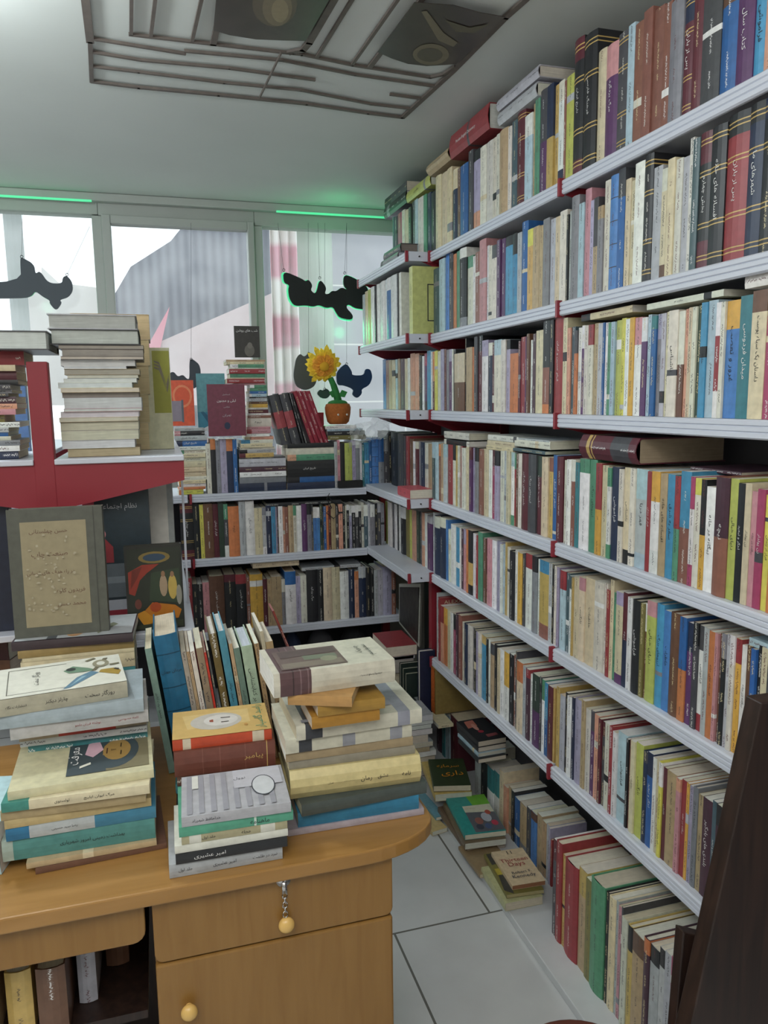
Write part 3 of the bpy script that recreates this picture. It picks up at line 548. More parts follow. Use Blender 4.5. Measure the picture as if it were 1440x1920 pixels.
# corner shelf things
M_Y = mat('olive_box_card', 'bfc277', .5)
r = mkbook(Vector((.955+.02, 2.905, ZS[1])), (0, -1, 0), (1, 0, 0), (0, 0, 1), .040, .19, .255, 'F', label='pale lime slipcase box with black outlined window on the corner shelf', cat='box', name='slipcase_box', noink=True, exact=srgb('c3c67c'), curve=0, text='سمفونی مردگان', tc='K', bands=[(0, 1, srgb('c3c67c'))])
def outline(y0, z0, y1, z1, w, c): return [(rc(y0, z0, y1, z0+w), c), (rc(y0, z1-w, y1, z1), c), (rc(y0, z0, y0+w, z1), c), (rc(y1-w, z0, y1, z1), c)]
decal(r, outline(.06, .05, .18, .19, .004, 'K')+[(ell(.10, .15, .004, .003), 'K'), (ell(.125, .155, .010, .014, 14, 0, 180)+ell(.125, .155, .006, .010, 14, 180, 0), 'O')], t=.040)
tp = onZ(700, 500, ZS[0])
e1 = mkbook(Vector((.975, 3.04, ZS[0]+.001)), (0, 0, 1), (1, 0, 0), (0, 1, 0), .032, .165, .24, 'GK', hard=True, label='grey volume with marbled spine lying on the top corner shelf', pagec=(.5, .52, .58))
e2 = mkbook(Vector((.985, 3.035, ZS[0]+.034)), (0, 0, 1), (1, 0, 0), (0, 1, 0), .032, .165, .235, 'D', hard=True, label='dark grey volume lying on the marbled one, top corner shelf', pagec=(.22, .18, .16))
p = onZ(716, 905, ZS[3])
mkbook(Vector((.965, 2.885, ZS[3]+.001)), (0, 0, 1), (1, 0, 0), (0, 1, 0), .036, .16, .165, 'R', label='red covered book lying on the corner shelf, pale pages forward', exact=srgb('b8505a'), curve=.02, pagec=(.74, .70, .60))

lieY(3.515, 474, 1066, 1055, 561, .14, 'C', 'cream book lying flat on the lowest row under the window', text=None)
lieY(3.515, 566, 1071, 1065, 676, .13, 'S', 'long pale thin book lying on the lowest window row, right of the cream one')
lieY(3.515, 500, 951, 944, 640, .15, 'K', 'black thin folder lying on the middle row under the window')
ab = ROWS[[r[0]['phrase'] for r in ROWS].index('far sixth right-wall shelf')][1]
lettering('ALEXANDER', (ab['t']+.0008, ab['d']*.5, ab['h']*.93), (0, 1, 0), (0, 0, 1), ab['d']*.8, .012, 'C', ab['root'], off=0)
# ================================================================ piles on the rack under the window
def pile(Y, z0, crop, toks, yend, where, group, dep=.14):
    ox, oy, s = crop; toks = [t.split(':') for t in toks.split()]; z = z0
    for i, t in enumerate(toks):
        yb = float(t[0]); yt = float(toks[i+1][0]) if i+1 < len(toks) else yend
        hard = len(t) > 4 and 'h' in t[4]; tx = TEXTS.get(t[4].replace('h', '')) if len(t) > 4 and 't' in t[4] else None
        r, z = lieY(Y+random.uniform(0, .012), ox+float(t[1])/s, oy+yb/s, oy+yt/s, ox+float(t[2])/s, dep*random.uniform(.9, 1.05), t[3], z=z, hard=hard, text=tx, group=group, ang=random.uniform(-.03, .03), curve=.05)
        BOOKS[-1].update(phrase=where, i=i, pile=len(toks))
    return z
K4b = (420, 600, 5.143)
pile(YR+.01, ZR[0]+.001, K4a, '1690:112:445:yO 1625:115:470:OW 1590:115:480:WO 1545:115:475:CY 1500:118:492:I 1450:112:480:C 1385:112:478:C 1320:112:476:C 1245:112:480:I 1190:112:470:CO 1140:75:500:IE 1090:70:492:W 1040:80:490:UN:t21 960:50:492:S:t17 895:50:460:KP 830:55:455:S', 795, 'left pile on the rack under the window', 'books in the left pile under the window')
pile(YR+.01, ZR[0]+.001, K4b, '1660:142:602:N:t20 1580:150:602:G:t19 1520:152:600:W 1472:148:600:X 1420:148:596:S 1345:150:590:D 1330:148:482:gM 1290:150:500:SK 1255:150:490:I 1235:160:470:C 1195:165:475:IA 1160:200:478:oC 1130:205:440:W 1100:218:452:PR 1060:220:450:P 1035:225:458:I:t12 950:228:455:b 925:230:452:W 905:235:428:M 868:235:422:I 850:238:422:Yg 815:240:420:B 790:244:415:S 760:245:412:K 745:244:412:aW 715:244:412:U 690:250:412:E 660:250:412:EW 630:100:400:P 612:30:392:R 570:55:392:C 558:58:398:E 520:50:396:R 475:60:398:I 465:60:385:EW 430:25:390:C 405:20:398:T', 385, 'middle tall pile on the rack under the window', 'books in the middle pile under the window')
pile(YR+.01, ZR[0]+.001, K4b, '1645:612:1088:N:t18 1580:615:1065:UK:t25 1525:615:1078:K:ht21 1368:612:1075:EoE 1310:600:1065:I:t17 1245:612:1075:K:t24', 1200, 'right pile on the rack under the window', 'books in the right pile under the window', .17)
# ---- covers facing the room
def standY(Y, xl, yb, xr, yt, th, code, label, z=None, spine='R', lean=0, rot=0, hard=True, exact=None, name=None, art=None, pagec=None, curve=.05, cat='book'):
    p, q, t_ = onY(xl, yb, Y), onY(xr, yb, Y), onY(xl, yt, Y); z = p.z if z is None else z; w = q.x-p.x; h = t_.z-p.z
    Rm = Matrix.Rotation(rot, 3, 'Y') @ Matrix.Rotation(-lean, 3, 'X')
    if spine == 'R': O = Vector((w, 0, 0)); ax = [(0, 1, 0), (-1, 0, 0), (0, 0, 1)]
    else: O = Vector((0, th, 0)); ax = [(0, -1, 0), (1, 0, 0), (0, 0, 1)]
    O = Vector((p.x, Y, z))+Rm @ O
    r = mkbook(O, *[Rm @ Vector(a) for a in ax], th, w, h, code, hard=hard, label=label, exact=exact, name=name, noink=True, pagec=pagec, curve=curve, cat=cat, bands=[(0, 1, exact or RGB[code[0]])])
    if art: decal(r, art(w, h), face='lo' if spine == 'R' else 'hi', t=th)
    r['w'] = w; r['h'] = h
    return r, w, h, th
def coverlet(r, w, h, th, txt, fx, fz, fw, fh, c, spine='R', name='title_lettering'):
    """words on a room-facing cover; fx, fz fractions from its left bottom corner"""
    if spine == 'R': return lettering(txt, (-.0012, w*(1-fx), h*fz), (0, -1, 0), (0, 0, 1), w*fw, h*fh, c, r, name, 0)
    return lettering(txt, (th+.0012, w*fx, h*fz), (0, 1, 0), (0, 0, 1), w*fw, h*fh, c, r, name, 0)
z4 = onY(395, 818, 3.49).z
r = standY(3.47, 392, 818, 462, 720, .02, 'M', 'maroon hardback facing the room above the upright books under the window', exact=srgb('74394a'), z=z4)
coverlet(*r, 'اسماعیل', .5, .80, .2, .03, 'S'); coverlet(*r, 'لیلی و مجنون', .5, .68, .5, .08, 'W'); coverlet(*r, 'نظامی', .5, .56, .25, .03, 'S'); coverlet(*r, 'تهران', .5, .40, .25, .05, 'S')
decal(r[0], [(ell(r[1]*.5, r[2]*.2, .013, .016), 'N')], 'lo')
r = standY(3.62, 372, 800, 425, 692, .015, 'a', 'teal blue thin book standing behind the maroon hardback', exact=srgb('5f97a0'), art=lambda w, h: [(rc(.0, 0, w, h*.33), srgb('3b7f96')), ([(0, 0), (w*.5, h*.12), (w, 0)], srgb('d9dde0')), ([(w*.6, h*.1), (w*.9, h*.33), (w*.8, h*.34), (w*.3, h*.1)], srgb('2a5f78'))], z=z4+.02)
r = standY(3.60, 318, 799, 366, 713, .02, 'O', 'orange red book with pale drawing standing on the left pile under the window', exact=srgb('d95a3c'), z=None, art=lambda w, h: [(ell(w*.45, h*.65, w*.38, h*.25), srgb('e58a63')), (ell(w*.45, h*.65, w*.30, h*.20), srgb('d95a3c')), (rc(w*.5, h*.1, w*.98, h*.55), srgb('8d8390')), (rc(w*.42, h*.08, w*.5, h*.57), srgb('5c6670'))])
zt = onY(440, 670, 3.55).z
r = standY(3.55, 441, 671, 488, 612, .012, 'K', 'black book with white title and pale figure standing on the tall middle pile', exact=srgb('3a3836'), z=zt, art=lambda w, h: [(ell(w*.42, h*.22, w*.2, h*.2), srgb('6d6963')), (ell(w*.40, h*.38, w*.1, h*.1), srgb('7d7972'))])
coverlet(*r, 'شب های روشن', .5, .85, .85, .12, 'W')
# dark volumes with red labels and red set leaning
def vbook(xtl, ytl, xtr, Y, zb, d, lean, code, label, hard=True, exact=None, text=None, tc=None, bands=None, curve=.15, pagec=None, group=None, noink=False, cur=None):
    P = onY(xtl, ytl, Y); Q = onY(xtr, ytl, Y); a = math.radians(lean); ez = Vector((-math.sin(a), 0, math.cos(a))); ex = Vector((math.cos(a), 0, math.sin(a)))
    h = (P.z-zb)/math.cos(a); O_ = P-ez*h; tt = (Q.x-P.x)*math.cos(a)-.0006
    if cur is not None:
        if cur[0] is not None and O_.x < cur[0]: O_.x = cur[0]
        tt = max(.004, tt*.93); cur[0] = O_.x+(tt+.0008)/math.cos(a)
    return mkbook(O_, ex, (0, 1, 0), ez, max(.004, tt), d, h, code, hard=hard, label=label, exact=exact, text=text, tc=tc, bands=bands, curve=curve, pagec=pagec, group=group, noink=noink)
zc = onY(600, 834, YR+.02).z+.002
G = 'leaning volumes on the right pile under the window'
vbook(504, 742, 523, YR+.02, zc, .17, 13, 'D', 'thick dark volume with red label leaning, left of the pair by the window', exact=srgb('45464b'), bands=[(.33, .66, srgb('a04a50'))], group=G)
vbook(523.5, 740, 541, YR+.02, zc, .17, 13, 'D', 'thick dark volume with red label leaning, right of the pair by the window', exact=srgb('45464b'), bands=[(.33, .66, srgb('a04a50'))], group=G)
vbook(541.5, 737, 545, YR+.02, zc, .15, 14, 'K', 'thin black book leaning against the pair of dark volumes', curve=.02)
vbook(545.3, 738, 549, YR+.02, zc, .15, 15, 'K', 'thin black book leaning beside the red set', curve=.02)
for i, w in enumerate(('first', 'second', 'third', 'fourth')):
    vbook(549.5+i*8.2, 735, 557.5+i*8.2, YR+.02, zc, .15, 18+i*.3, 'R', 'slim red volume of the leaning set of four, %s from the left' % w, exact=srgb('92283a'), curve=.08, group=G)
standY(3.60, 591, 826, 608, 768, .02, 'R', 'bright crimson book standing behind the leaning red set', exact=srgb('a51f35'), z=zc)
standY(3.62, 523, 742, 537, 710, .02, 'S', 'pale grey folder standing behind the leaning dark volumes', exact=srgb('9a9ea6'), z=zc)
# flower pot shelf pile
zq = onY(640, 822, 3.55).z-.004
r, z_ = lieY(3.52, 615, 822, 814, 686, .15, 'j', 'olive thin book, lowest under the flower pot', z=zq)
r, z_ = lieY(3.52, 614, 814, 806, 684, .15, 'K', 'black thin book in the pile under the flower pot', z=z_)
r, z_ = lieY(3.53, 613, 806, 802, 680, .14, 'a', 'pale blue thin book under the flower pot', z=z_)
r, z_ = lieY(3.53, 610, 802, 796, 668, .12, 'W', 'white thin box directly under the flower pot', z=z_)
tag(MB().box((onY(634, 910, 3.49).x, 3.485, ZR[0]), (onY(680, 910, 3.49).x, 3.56, ZR[0]+.034)).build('power_adapter', M_KMETAL, bevel=.003), 'flat black plastic box on the rack edge under the leaning books', 'box')
# plush flower
fl = empty('plush_sunflower', onY(634, 795, 3.57), 'yellow plush sunflower in a round brown pot, standing before the window', 'soft toy'); FO = fl.location.copy()
def sph(c, r, n=16, sq=(1, 1, 1)):
    mb = MB(); 
    for i in range(n//2):
        for j in range(n):
            P = lambda a, b: (c[0]+r*sq[0]*math.sin(math.pi*a/(n//2))*math.cos(2*math.pi*b/n), c[1]+r*sq[1]*math.sin(math.pi*a/(n//2))*math.sin(2*math.pi*b/n), c[2]+r*sq[2]*math.cos(math.pi*a/(n//2)))
            mb.quad([P(i, j), P(i+1, j), P(i+1, j+1), P(i, j+1)])
    return mb
def smooth(o):
    bm = bmesh.new(); bm.from_mesh(o.data); bmesh.ops.remove_doubles(bm, verts=bm.verts, dist=1e-5); bmesh.ops.recalc_face_normals(bm, faces=bm.faces); bm.to_mesh(o.data); bm.free()
    for p in o.data.polygons: p.use_smooth = True
    return o
M_POT = mat('brown_plush', 'a8602a', .9, noise=.15, scale=90, bump=.3); M_PET = mat('yellow_petals', 'f0bd22', .8, noise=.1, scale=40); M_GRN = mat('green_plush', '2f7a3c', .9, noise=.15, scale=60)
mb = MB(); prof = [(0.0, 0), (.040, 0), (.052, .012), (.060, .05), (.062, .078), (.056, .094), (.040, .098), (0, .098)]
for i in range(len(prof)-1):
    for j in range(20):
        P = lambda q, b: (prof[q][0]*math.cos(2*math.pi*b/20), prof[q][0]*math.sin(2*math.pi*b/20), prof[q][1])
        mb.quad([P(i, j), P(i+1, j), P(i+1, j+1), P(i, j+1)])
pot = smooth(mb.build('pot', M_POT, fl))
for sx in (-.012, .030): smooth(sph((sx, -.058, .045), .005).build('eye', mat('plush_eye', 'd8d4cc', .3), pot))
smooth(sph((0, 0, .098), .048, sq=(1, 1, .35)).build('grass_mound', M_GRN, fl))
smooth(MB().tube([(.005, 0, .10), (-.005, 0, .14), (-.018, -.004, .18), (-.035, -.012, .215)], [.019, .017, .015, .013], 12).build('stem', M_GRN, fl))
lf = MB()
for s in (-1, 1): lf.prism([(0, -.01, .13), (s*.03, -.02, .125), (s*.045, -.015, .15), (s*.02, -.01, .16)], (0, .004, 0))
lf.build('leaf', M_GRN, fl)
hc = Vector((-.072, -.03, .272)); nrm = Vector((.1, -.85, -.25)).normalized(); tx_ = nrm.cross(Vector((0, 0, 1))).normalized(); ty_ = tx_.cross(nrm)
for layer, (n_, L0, c_) in enumerate(((18, .088, 'f8d840'), (15, .074, 'f5c838'), (12, .056, 'eaa038'))):
    mb = MB()
    for k in range(n_):
        a = 2*math.pi*k/n_+layer*.2+random.uniform(-.08, .08); L_ = L0*random.uniform(.88, 1.1); dr = tx_*math.cos(a)+ty_*math.sin(a); sd = nrm.cross(dr); w_ = .0145
        pt = lambda u, v, up: hc+dr*(L_*u)+sd*(w_*v)+nrm*(up+layer*.006)
        ring = [pt(.15, -.4, 0), pt(.5, -1, .006), pt(.85, -.8, -.002), pt(1, 0, -.012), pt(.85, .8, -.002), pt(.5, 1, .006), pt(.15, .4, 0)]
        mb.prism(ring, nrm*-.003)
    mb.build('petals', mat('petal_'+c_, c_, .8, noise=.12, scale=50), fl)
hd = smooth(sph(tuple(hc+nrm*.012), .024, sq=(1, .6, 1)).build('flower_centre', mat('flower_centre', 'd9a528', .9, bump=.4, scale=150), fl))
# crumpled clear bag hanging at the corner
mb = MB(); q0 = onY(655, 800, 3.45)
pts = [[q0+Vector((.02*i+random.uniform(-.006, .006), random.uniform(-.03, .03), -.02*j+.015*i*.4+random.uniform(-.008, .008))) for j in range(6)] for i in range(11)]
for i in range(10):
    for j in range(5): mb.quad([pts[i][j], pts[i+1][j], pts[i+1][j+1], pts[i][j+1]])
mp_, N, L, B = newmat('clear_plastic_film'); B.inputs['Base Color'].default_value = (.8, .82, .82, 1); B.inputs['Roughness'].default_value = .15; B.inputs['Alpha'].default_value = .35
tag(mb.build('plastic_bag', mp_), 'crumpled clear plastic bag at the corner below the third shelf', 'bag')
# black cable loop
c = [onY(x, y, 3.47) for x, y in ((618, 925), (612, 935), (622, 952), (612, 962), (625, 972), (636, 964), (632, 948), (622, 940), (616, 930))]
tag(MB().tube(c, .0025, 6).build('cable', M_KMETAL), 'thin black cable looped over the rack edge under the window', 'cable')
# ================================================================ sign cut-outs in the window
M_SIGN = mat('black_sign_board', '14181a', .6)
def sign(name_label, pts, crop, Y=3.80, col=None, glow=True, hooks=(), cat='sign'):
    ox, oy, s = crop
    for _ in range(2): pts = [q for (x0, y0), (x1_, y1_) in zip(pts, pts[1:]+pts[:1]) for q in ((x0*.78+x1_*.22, y0*.78+y1_*.22), (x0*.22+x1_*.78, y0*.22+y1_*.78))]
    P = [onY(ox+x/s, oy+y/s, Y) for x, y in pts]; c = sum(P, Vector())/len(P)
    e = empty('hanging_letter_sign', c, name_label, cat, 'letter cut-outs hanging in the window')
    loc = [p-c for p in P]
    MB().prism(loc, (0, .012, 0)).build('sign_board', col or M_SIGN, e)
    if glow:
        g = [Vector((p.x*1.035, .018, p.z*1.05)) for p in loc]
        MB().prism(g, (0, .01, 0)).build('led_backing', M_LED, e)
    for hx, hy, tx, ty in hooks:
        a = onY(ox+hx/s, oy+hy/s, Y)-c; b = onY(tx, ty, Y)-c
        rg = [a+Vector((.006*math.cos(t*math.pi/4), 0, .006*math.sin(t*math.pi/4))) for t in range(9)]
        MB().tube(rg, .0015, 6).build('ring', M_KMETAL, e); MB().tube([a, b], .0007, 5).build('hanging_wire', M_KMETAL, e)
    return e
M_LED2 = M_LED
S4c = (480, 400, 4)
sign('black cut-out Persian lettering with green glowing edge, hanging in the right window', [(205, 430), (345, 490), (370, 510), (395, 495), (425, 540), (410, 575), (435, 600), (455, 590), (478, 490), (530, 555), (515, 605), (545, 605), (570, 580), (600, 585), (640, 555), (680, 570), (695, 580), (655, 540), (660, 455), (750, 490), (850, 560), (850, 720), (790, 717), (740, 710), (695, 680), (672, 702), (730, 765), (720, 800), (630, 785), (600, 740), (580, 700), (530, 710), (475, 685), (430, 700), (380, 688), (290, 695), (252, 640), (243, 570), (252, 535), (210, 520)], S4c, hooks=((208, 425, 521, 418), (478, 484, 596, 418), (665, 447, 650, 418)))
M_SG = mat('grey_sign_board', '4d5156', .4); M_SN = mat('navy_sign_board', '1f3b5e', .4)
sign('dark grey rounded letter cut-out low in the right window, left of the sunflower', [(300, 1090), (330, 1050), (362, 1078), (395, 1045), (440, 1090), (460, 1140), (462, 1230), (440, 1300), (370, 1330), (300, 1300), (280, 1220), (290, 1150)], S4c, col=M_SG, glow=False, hooks=((395, 1050, 578, 418),))
sign('small dark green letter dot cut-out below the sunflower', [(455, 1350), (480, 1320), (500, 1330), (530, 1310), (565, 1350), (535, 1390), (490, 1388)], S4c, col=mat('green_sign_board', '2f4a42', .4), glow=False, hooks=((515, 1318, 609, 418),))
sign('navy letter cut-out low in the right window, right of the sunflower', [(610, 1290), (600, 1200), (640, 1150), (680, 1125), (720, 1185), (720, 1215), (810, 1215), (820, 1165), (860, 1170), (875, 1230), (850, 1290), (790, 1320), (797, 1350), (760, 1390), (720, 1360), (735, 1320), (660, 1290)], S4c, col=M_SN, glow=False, hooks=((680, 1130, 650, 418),))
sign('dark blue grey cut-out lettering hanging in the left window', [(-500, 600), (160, 600), (150, 420), (165, 410), (255, 460), (264, 535), (300, 510), (362, 603), (465, 607), (470, 560), (500, 545), (540, 590), (547, 660), (510, 710), (445, 727), (465, 750), (420, 812), (370, 755), (375, 735), (320, 705), (265, 662), (240, 700), (170, 718), (-500, 718)], (0, 380, 4), col=mat('slate_sign_board', '2c3842', .5), glow=False, hooks=((163, 405, 42, 402), (503, 540, 168, 425)))
sign('dark letter cut-out low in the middle window, behind the orange red book', [(1130, 830), (1150, 785), (1175, 782), (1200, 815), (1235, 800), (1262, 830), (1280, 830), (1278, 700), (1300, 694), (1357, 742), (1352, 900), (1130, 900)], (0, 480, 3.6), col=mat('slate_sign_board_2', '333c46', .5), glow=False, hooks=((1290, 698, 358, 418),))
# ================================================================ ceiling lattice with posters
M_BAR = mat('brown_lattice_wood', '5f5650', .6, noise=.15, scale=30)
fr = empty('ceiling_lattice', onZ(480, 130, CEIL), 'brown open lattice of thin strips fixed to the ceiling', 'ceiling frame')
c0 = fr.location.copy()
def bar(pts, r=.0045, name='strip', dz=.010):
    P = [onZ(x, y, CEIL-dz)-c0 for x, y in pts]; mb = MB()
    for a, b in zip(P, P[1:]):
        d = (b-a).normalized(); n_ = Vector((-d.y, d.x, 0))*r
        mb.prism([a-n_-d*r*.5, b-n_+d*r*.5, b+n_+d*r*.5, a+n_-d*r*.5], (0, 0, .007))
    return mb.build(name, M_BAR, fr)
bar([(155, -60), (160, 0), (169, 80)], .010, 'frame_side'); bar([(169, 80), (172, 155)], .006, 'frame_side'); bar([(172, 155), (260, 166), (410, 180), (575, 197), (690, 214), (755, 222)], .0065, 'frame_side'); bar([(755, 222), (850, 135), (948, 35), (1010, -20)], .008, 'frame_side')
for pts in ([(173, 75), (347, 103)], [(347, 98), (529, 115), (666, 142), (817, 164)], [(174, 100), (265, 115), (430, 130), (590, 152)], [(175, 127), (260, 137), (420, 157), (564, 171), (696, 197), (774, 206)],
            [(243, 67), (400, 85), (529, 100), (566, 104), (661, 124), (807, 147), (830, 142), (853, 127)], [(732, 179), (793, 187)], [(247, -30), (246, 66)], [(295, -30), (283, 69)], [(385, -30), (360, 80)], [(680, -30), (595, 108)], [(768, -30), (661, 122)]): bar(pts)
bar([(425, -30), (400, 85)], .008); bar([(645, -30), (580, 82), (568, 96), (543, 101)], .009); bar([(815, -30), (694, 127)], .007); bar([(527, 102), (487, 185)], .002, dz=.018)
def poster(label, pts, blobs, z=CEIL-.022):
    P = [onZ(x, y, z) for x, y in pts]; c = sum(P, Vector())/len(P); e = empty('ceiling_poster', c, label, 'poster', 'dark posters on the ceiling lattice')
    MB().prism([p-c for p in P], (0, 0, .0015)).build('sheet', mat('dark_poster_paper', '3c3630', .35, noise=.2, scale=12), e)
    mb = MB()
    for i, (bp, col) in enumerate(blobs): mb.quad([onZ(x, y, z-.0008-.0003*i)-c for x, y in bp], srgb(col))
    mb.build('print', M_FLAT, e, fix=False); return e, c
poster('dark poster with a blurred pale figure, left one on the ceiling lattice', [(412, -40), (405, 0), (400, 57), (430, 66), (480, 74), (530, 76), (573, 77), (640, -40)], [(ell(515, 8, 42, 42), '5a5144'), (ell(520, 15, 28, 34), '6f6450'), (ell(525, 20, 16, 22), '82765c')])
e, c = poster('dark brown poster with pale ghostly shapes, right one on the ceiling lattice', [(777, 5), (708, 98), (735, 110), (765, 120), (800, 124), (835, 122), (855, 120), (900, 80), (947, 32), (900, 24), (850, 10)], [(ell(808, 102, 34, 20), '6b6350'), (ell(806, 103, 24, 13), '4f4a3e'), ([(790, 22), (800, 20), (832, 62), (858, 80), (850, 88), (822, 76)], '6b6350'), ([(835, 38), (880, 52), (918, 45), (890, 62), (855, 60)], '55503f')])
# ================================================================ outside
def slab(name, Y, pts, dy, m, label, cat='building'):
    P = [onY(x, y, Y) for x, y in pts]; c = sum(P, Vector())/len(P); o = MB().prism([p-c for p in P], (0, dy, 0)).build(name, m); o.location = c; return tag(o, label, cat)
m, N, L, B = newmat('corrugated_cladding'); tc = N.new('ShaderNodeTexCoord'); wv = N.new('ShaderNodeTexWave'); wv.bands_direction = 'X'; wv.inputs['Scale'].default_value = 3.2; wv.inputs['Distortion'].default_value = .3
cr = N.new('ShaderNodeValToRGB'); cr.color_ramp.elements[0].color = (*srgb('5c5d67'), 1); cr.color_ramp.elements[1].color = (*srgb('75767f'), 1); L.new(tc.outputs['Object'], wv.inputs[0]); L.new(wv.outputs[0], cr.inputs[0]); L.new(cr.outputs[0], B.inputs['Base Color'])
slab('clad_building', 9, [(212, 900), (210, 560), (245, 500), (320, 452), (350, 415), (520, 395), (520, 1150), (215, 1150)], 3, m, 'dark corrugated building seen through the middle window')
slab('sloping_wall', 8.4, [(200, 760), (200, 690), (290, 645), (520, 545), (520, 760)], .3, mat('pink_render_wall', 'cdb9b8', .8, noise=.08, scale=2), 'pale pinkish wall with sloping top outside the middle window', 'wall')
slab('cloth_sheet', 8.37, [(275, 652), (318, 575), (300, 655)], .02, mat('pink_cloth', 'd88a98', .8), 'pink cloth scrap outside the middle window', 'cloth')
m, N, L, B = newmat('stone_tiles'); tc = N.new('ShaderNodeTexCoord'); br = N.new('ShaderNodeTexBrick'); mp = N.new('ShaderNodeMapping'); mp.inputs['Rotation'].default_value = (math.pi/2, 0, 0)
for k, v in (('Scale', 1), ('Mortar Size', .006), ('Brick Width', 1.2), ('Row Height', .42)): br.inputs[k].default_value = v
br.inputs['Color1'].default_value = (*srgb('a5a2a6'), 1); br.inputs['Color2'].default_value = (*srgb('98969c'), 1); br.inputs['Mortar'].default_value = (*srgb('d5d0cc'), 1)
L.new(tc.outputs['Object'], mp.inputs[0]); L.new(mp.outputs[0], br.inputs[0]); L.new(br.outputs[0], B.inputs['Base Color'])
slab('stone_wall', 5.6, [(610, 380), (900, 380), (900, 900), (610, 900)], .4, m, 'grey stone tiled wall outside the right window', 'wall')
cx = onY(588, 600, 5.2)
tag(MB().tube([(cx.x, 5.2, -1.6), (cx.x, 5.2, 2.2)], .135, 24).build('round_column', mat('green_grey_column', '9aa596', .7, noise=.08, scale=3)), 'grey green round column outside the right window', 'column')
m, N, L, B = newmat('striped_banner'); tc = N.new('ShaderNodeTexCoord'); wv = N.new('ShaderNodeTexWave'); wv.bands_direction = 'Z'; wv.inputs['Scale'].default_value = .75; wv.inputs['Distortion'].default_value = 2.5; wv.inputs['Detail'].default_value = 3
cr = N.new('ShaderNodeValToRGB'); cr.color_ramp.elements[0].color = (*srgb('d99aa8'), 1); cr.color_ramp.elements[1].color = (*srgb('efe6e2'), 1); cr.color_ramp.elements[0].position = .3; cr.color_ramp.elements[1].position = .6; L.new(tc.outputs['Object'], wv.inputs[0]); L.new(wv.outputs[0], cr.inputs[0]); L.new(cr.outputs[0], B.inputs['Base Color'])
mb = MB(); a = onY(505, 420, 4.9); b = onY(556, 420, 4.9)
for i in range(12):
    u0, u1 = i/12, (i+1)/12; f = lambda u: a.x+(b.x-a.x)*u; g = lambda u: 4.9+.035*math.sin(u*19)
    mb.prism([(f(u0), g(u0), -.35), (f(u1), g(u1), -.35), (f(u1), g(u1), 1.9), (f(u0), g(u0), 1.9)], (0, .01, 0))
tag(mb.build('cloth_banner', m), 'pink and white striped cloth hanging outside the right window', 'cloth')
slab('pale_facade', 14, [(40, 760), (40, 520), (75, 545), (78, 500), (110, 530), (190, 540), (190, 760)], 2, mat('pale_facade', 'c9c2bc', .8, noise=.1, scale=1), 'pale facade far outside the left window')
p = onY(32, 520, 7)
tag(MB().tube([(p.x, 7, -2), (p.x, 7, 2.1)], .07, 12).build('grey_post', mat('grey_post', '8f9490', .7)), 'grey post outside the left window', 'post')
tag(MB().box((-20, WY+.2, -1.75), (20, 30, -1.7)).build('street_ground', mat('street', '8a8784', .9)), kind='structure')
# ================================================================ gondola rack on the left
YG = 1.80
g0 = onY(48, 678, YG); g1 = onY(88, 678, YG)
gon = empty('gondola_rack', (g0.x, YG, FLOOR), 'red double sided rack seen end on, standing behind the desk at left', 'rack')
I4 = Matrix.Identity(4)
def gp(mb, name, m, bevel=0): o = mb.build(name, m, gon, bevel=bevel); wfix(o); return o
gp(MB().box((g0.x, YG, FLOOR), (g1.x, YG+.035, g0.z)), 'upright', M_RED, .002)
gp(MB().box((g0.x, YG+1.0, FLOOR), (g1.x, YG+1.035, g0.z)), 'upright', M_RED, .002)
ZG = onY(200, 858, YG).z; xr = onY(345, 858, YG).x; q = lambda x, y: Vector((onY(x, y, YG).x, YG, onY(x, y, YG).z))
for yy in (YG+.001, YG+.99):
    a = [q(100, 864), q(345, 864), q(346, 900), q(190, 938), q(100, 958)]; 
    for p in a: p.y = yy
    a[0].z = a[1].z = ZG-.004; gp(MB().prism(a, (0, .004, 0)), 'bracket', M_RED)
    xm = (g0.x+g1.x)/2; b = [Vector((2*xm-p.x, yy, p.z)) for p in a]; gp(MB().prism(b, (0, .004, 0)), 'bracket', M_RED)
for (x0, x1) in ((g1.x, xr), (g0.x-(xr-g1.x), g0.x)):
    gp(MB().box((x0, YG-.006, ZG-.012), (x1, YG+1.03, ZG)), 'shelf_board', M_SHELF, .002)
ZD = -.505
for (x0, x1) in ((g1.x, .062), ):
    gp(MB().box((x0, 1.72, ZD-.015), (x1, YG+1.03, ZD)), 'shelf_board', M_SHELF, .002)
gp(MB().box((xr-.005, YG+.15, ZD), (xr, YG+.155+.02, ZG-.05)), 'side_rail', M_SHELF)
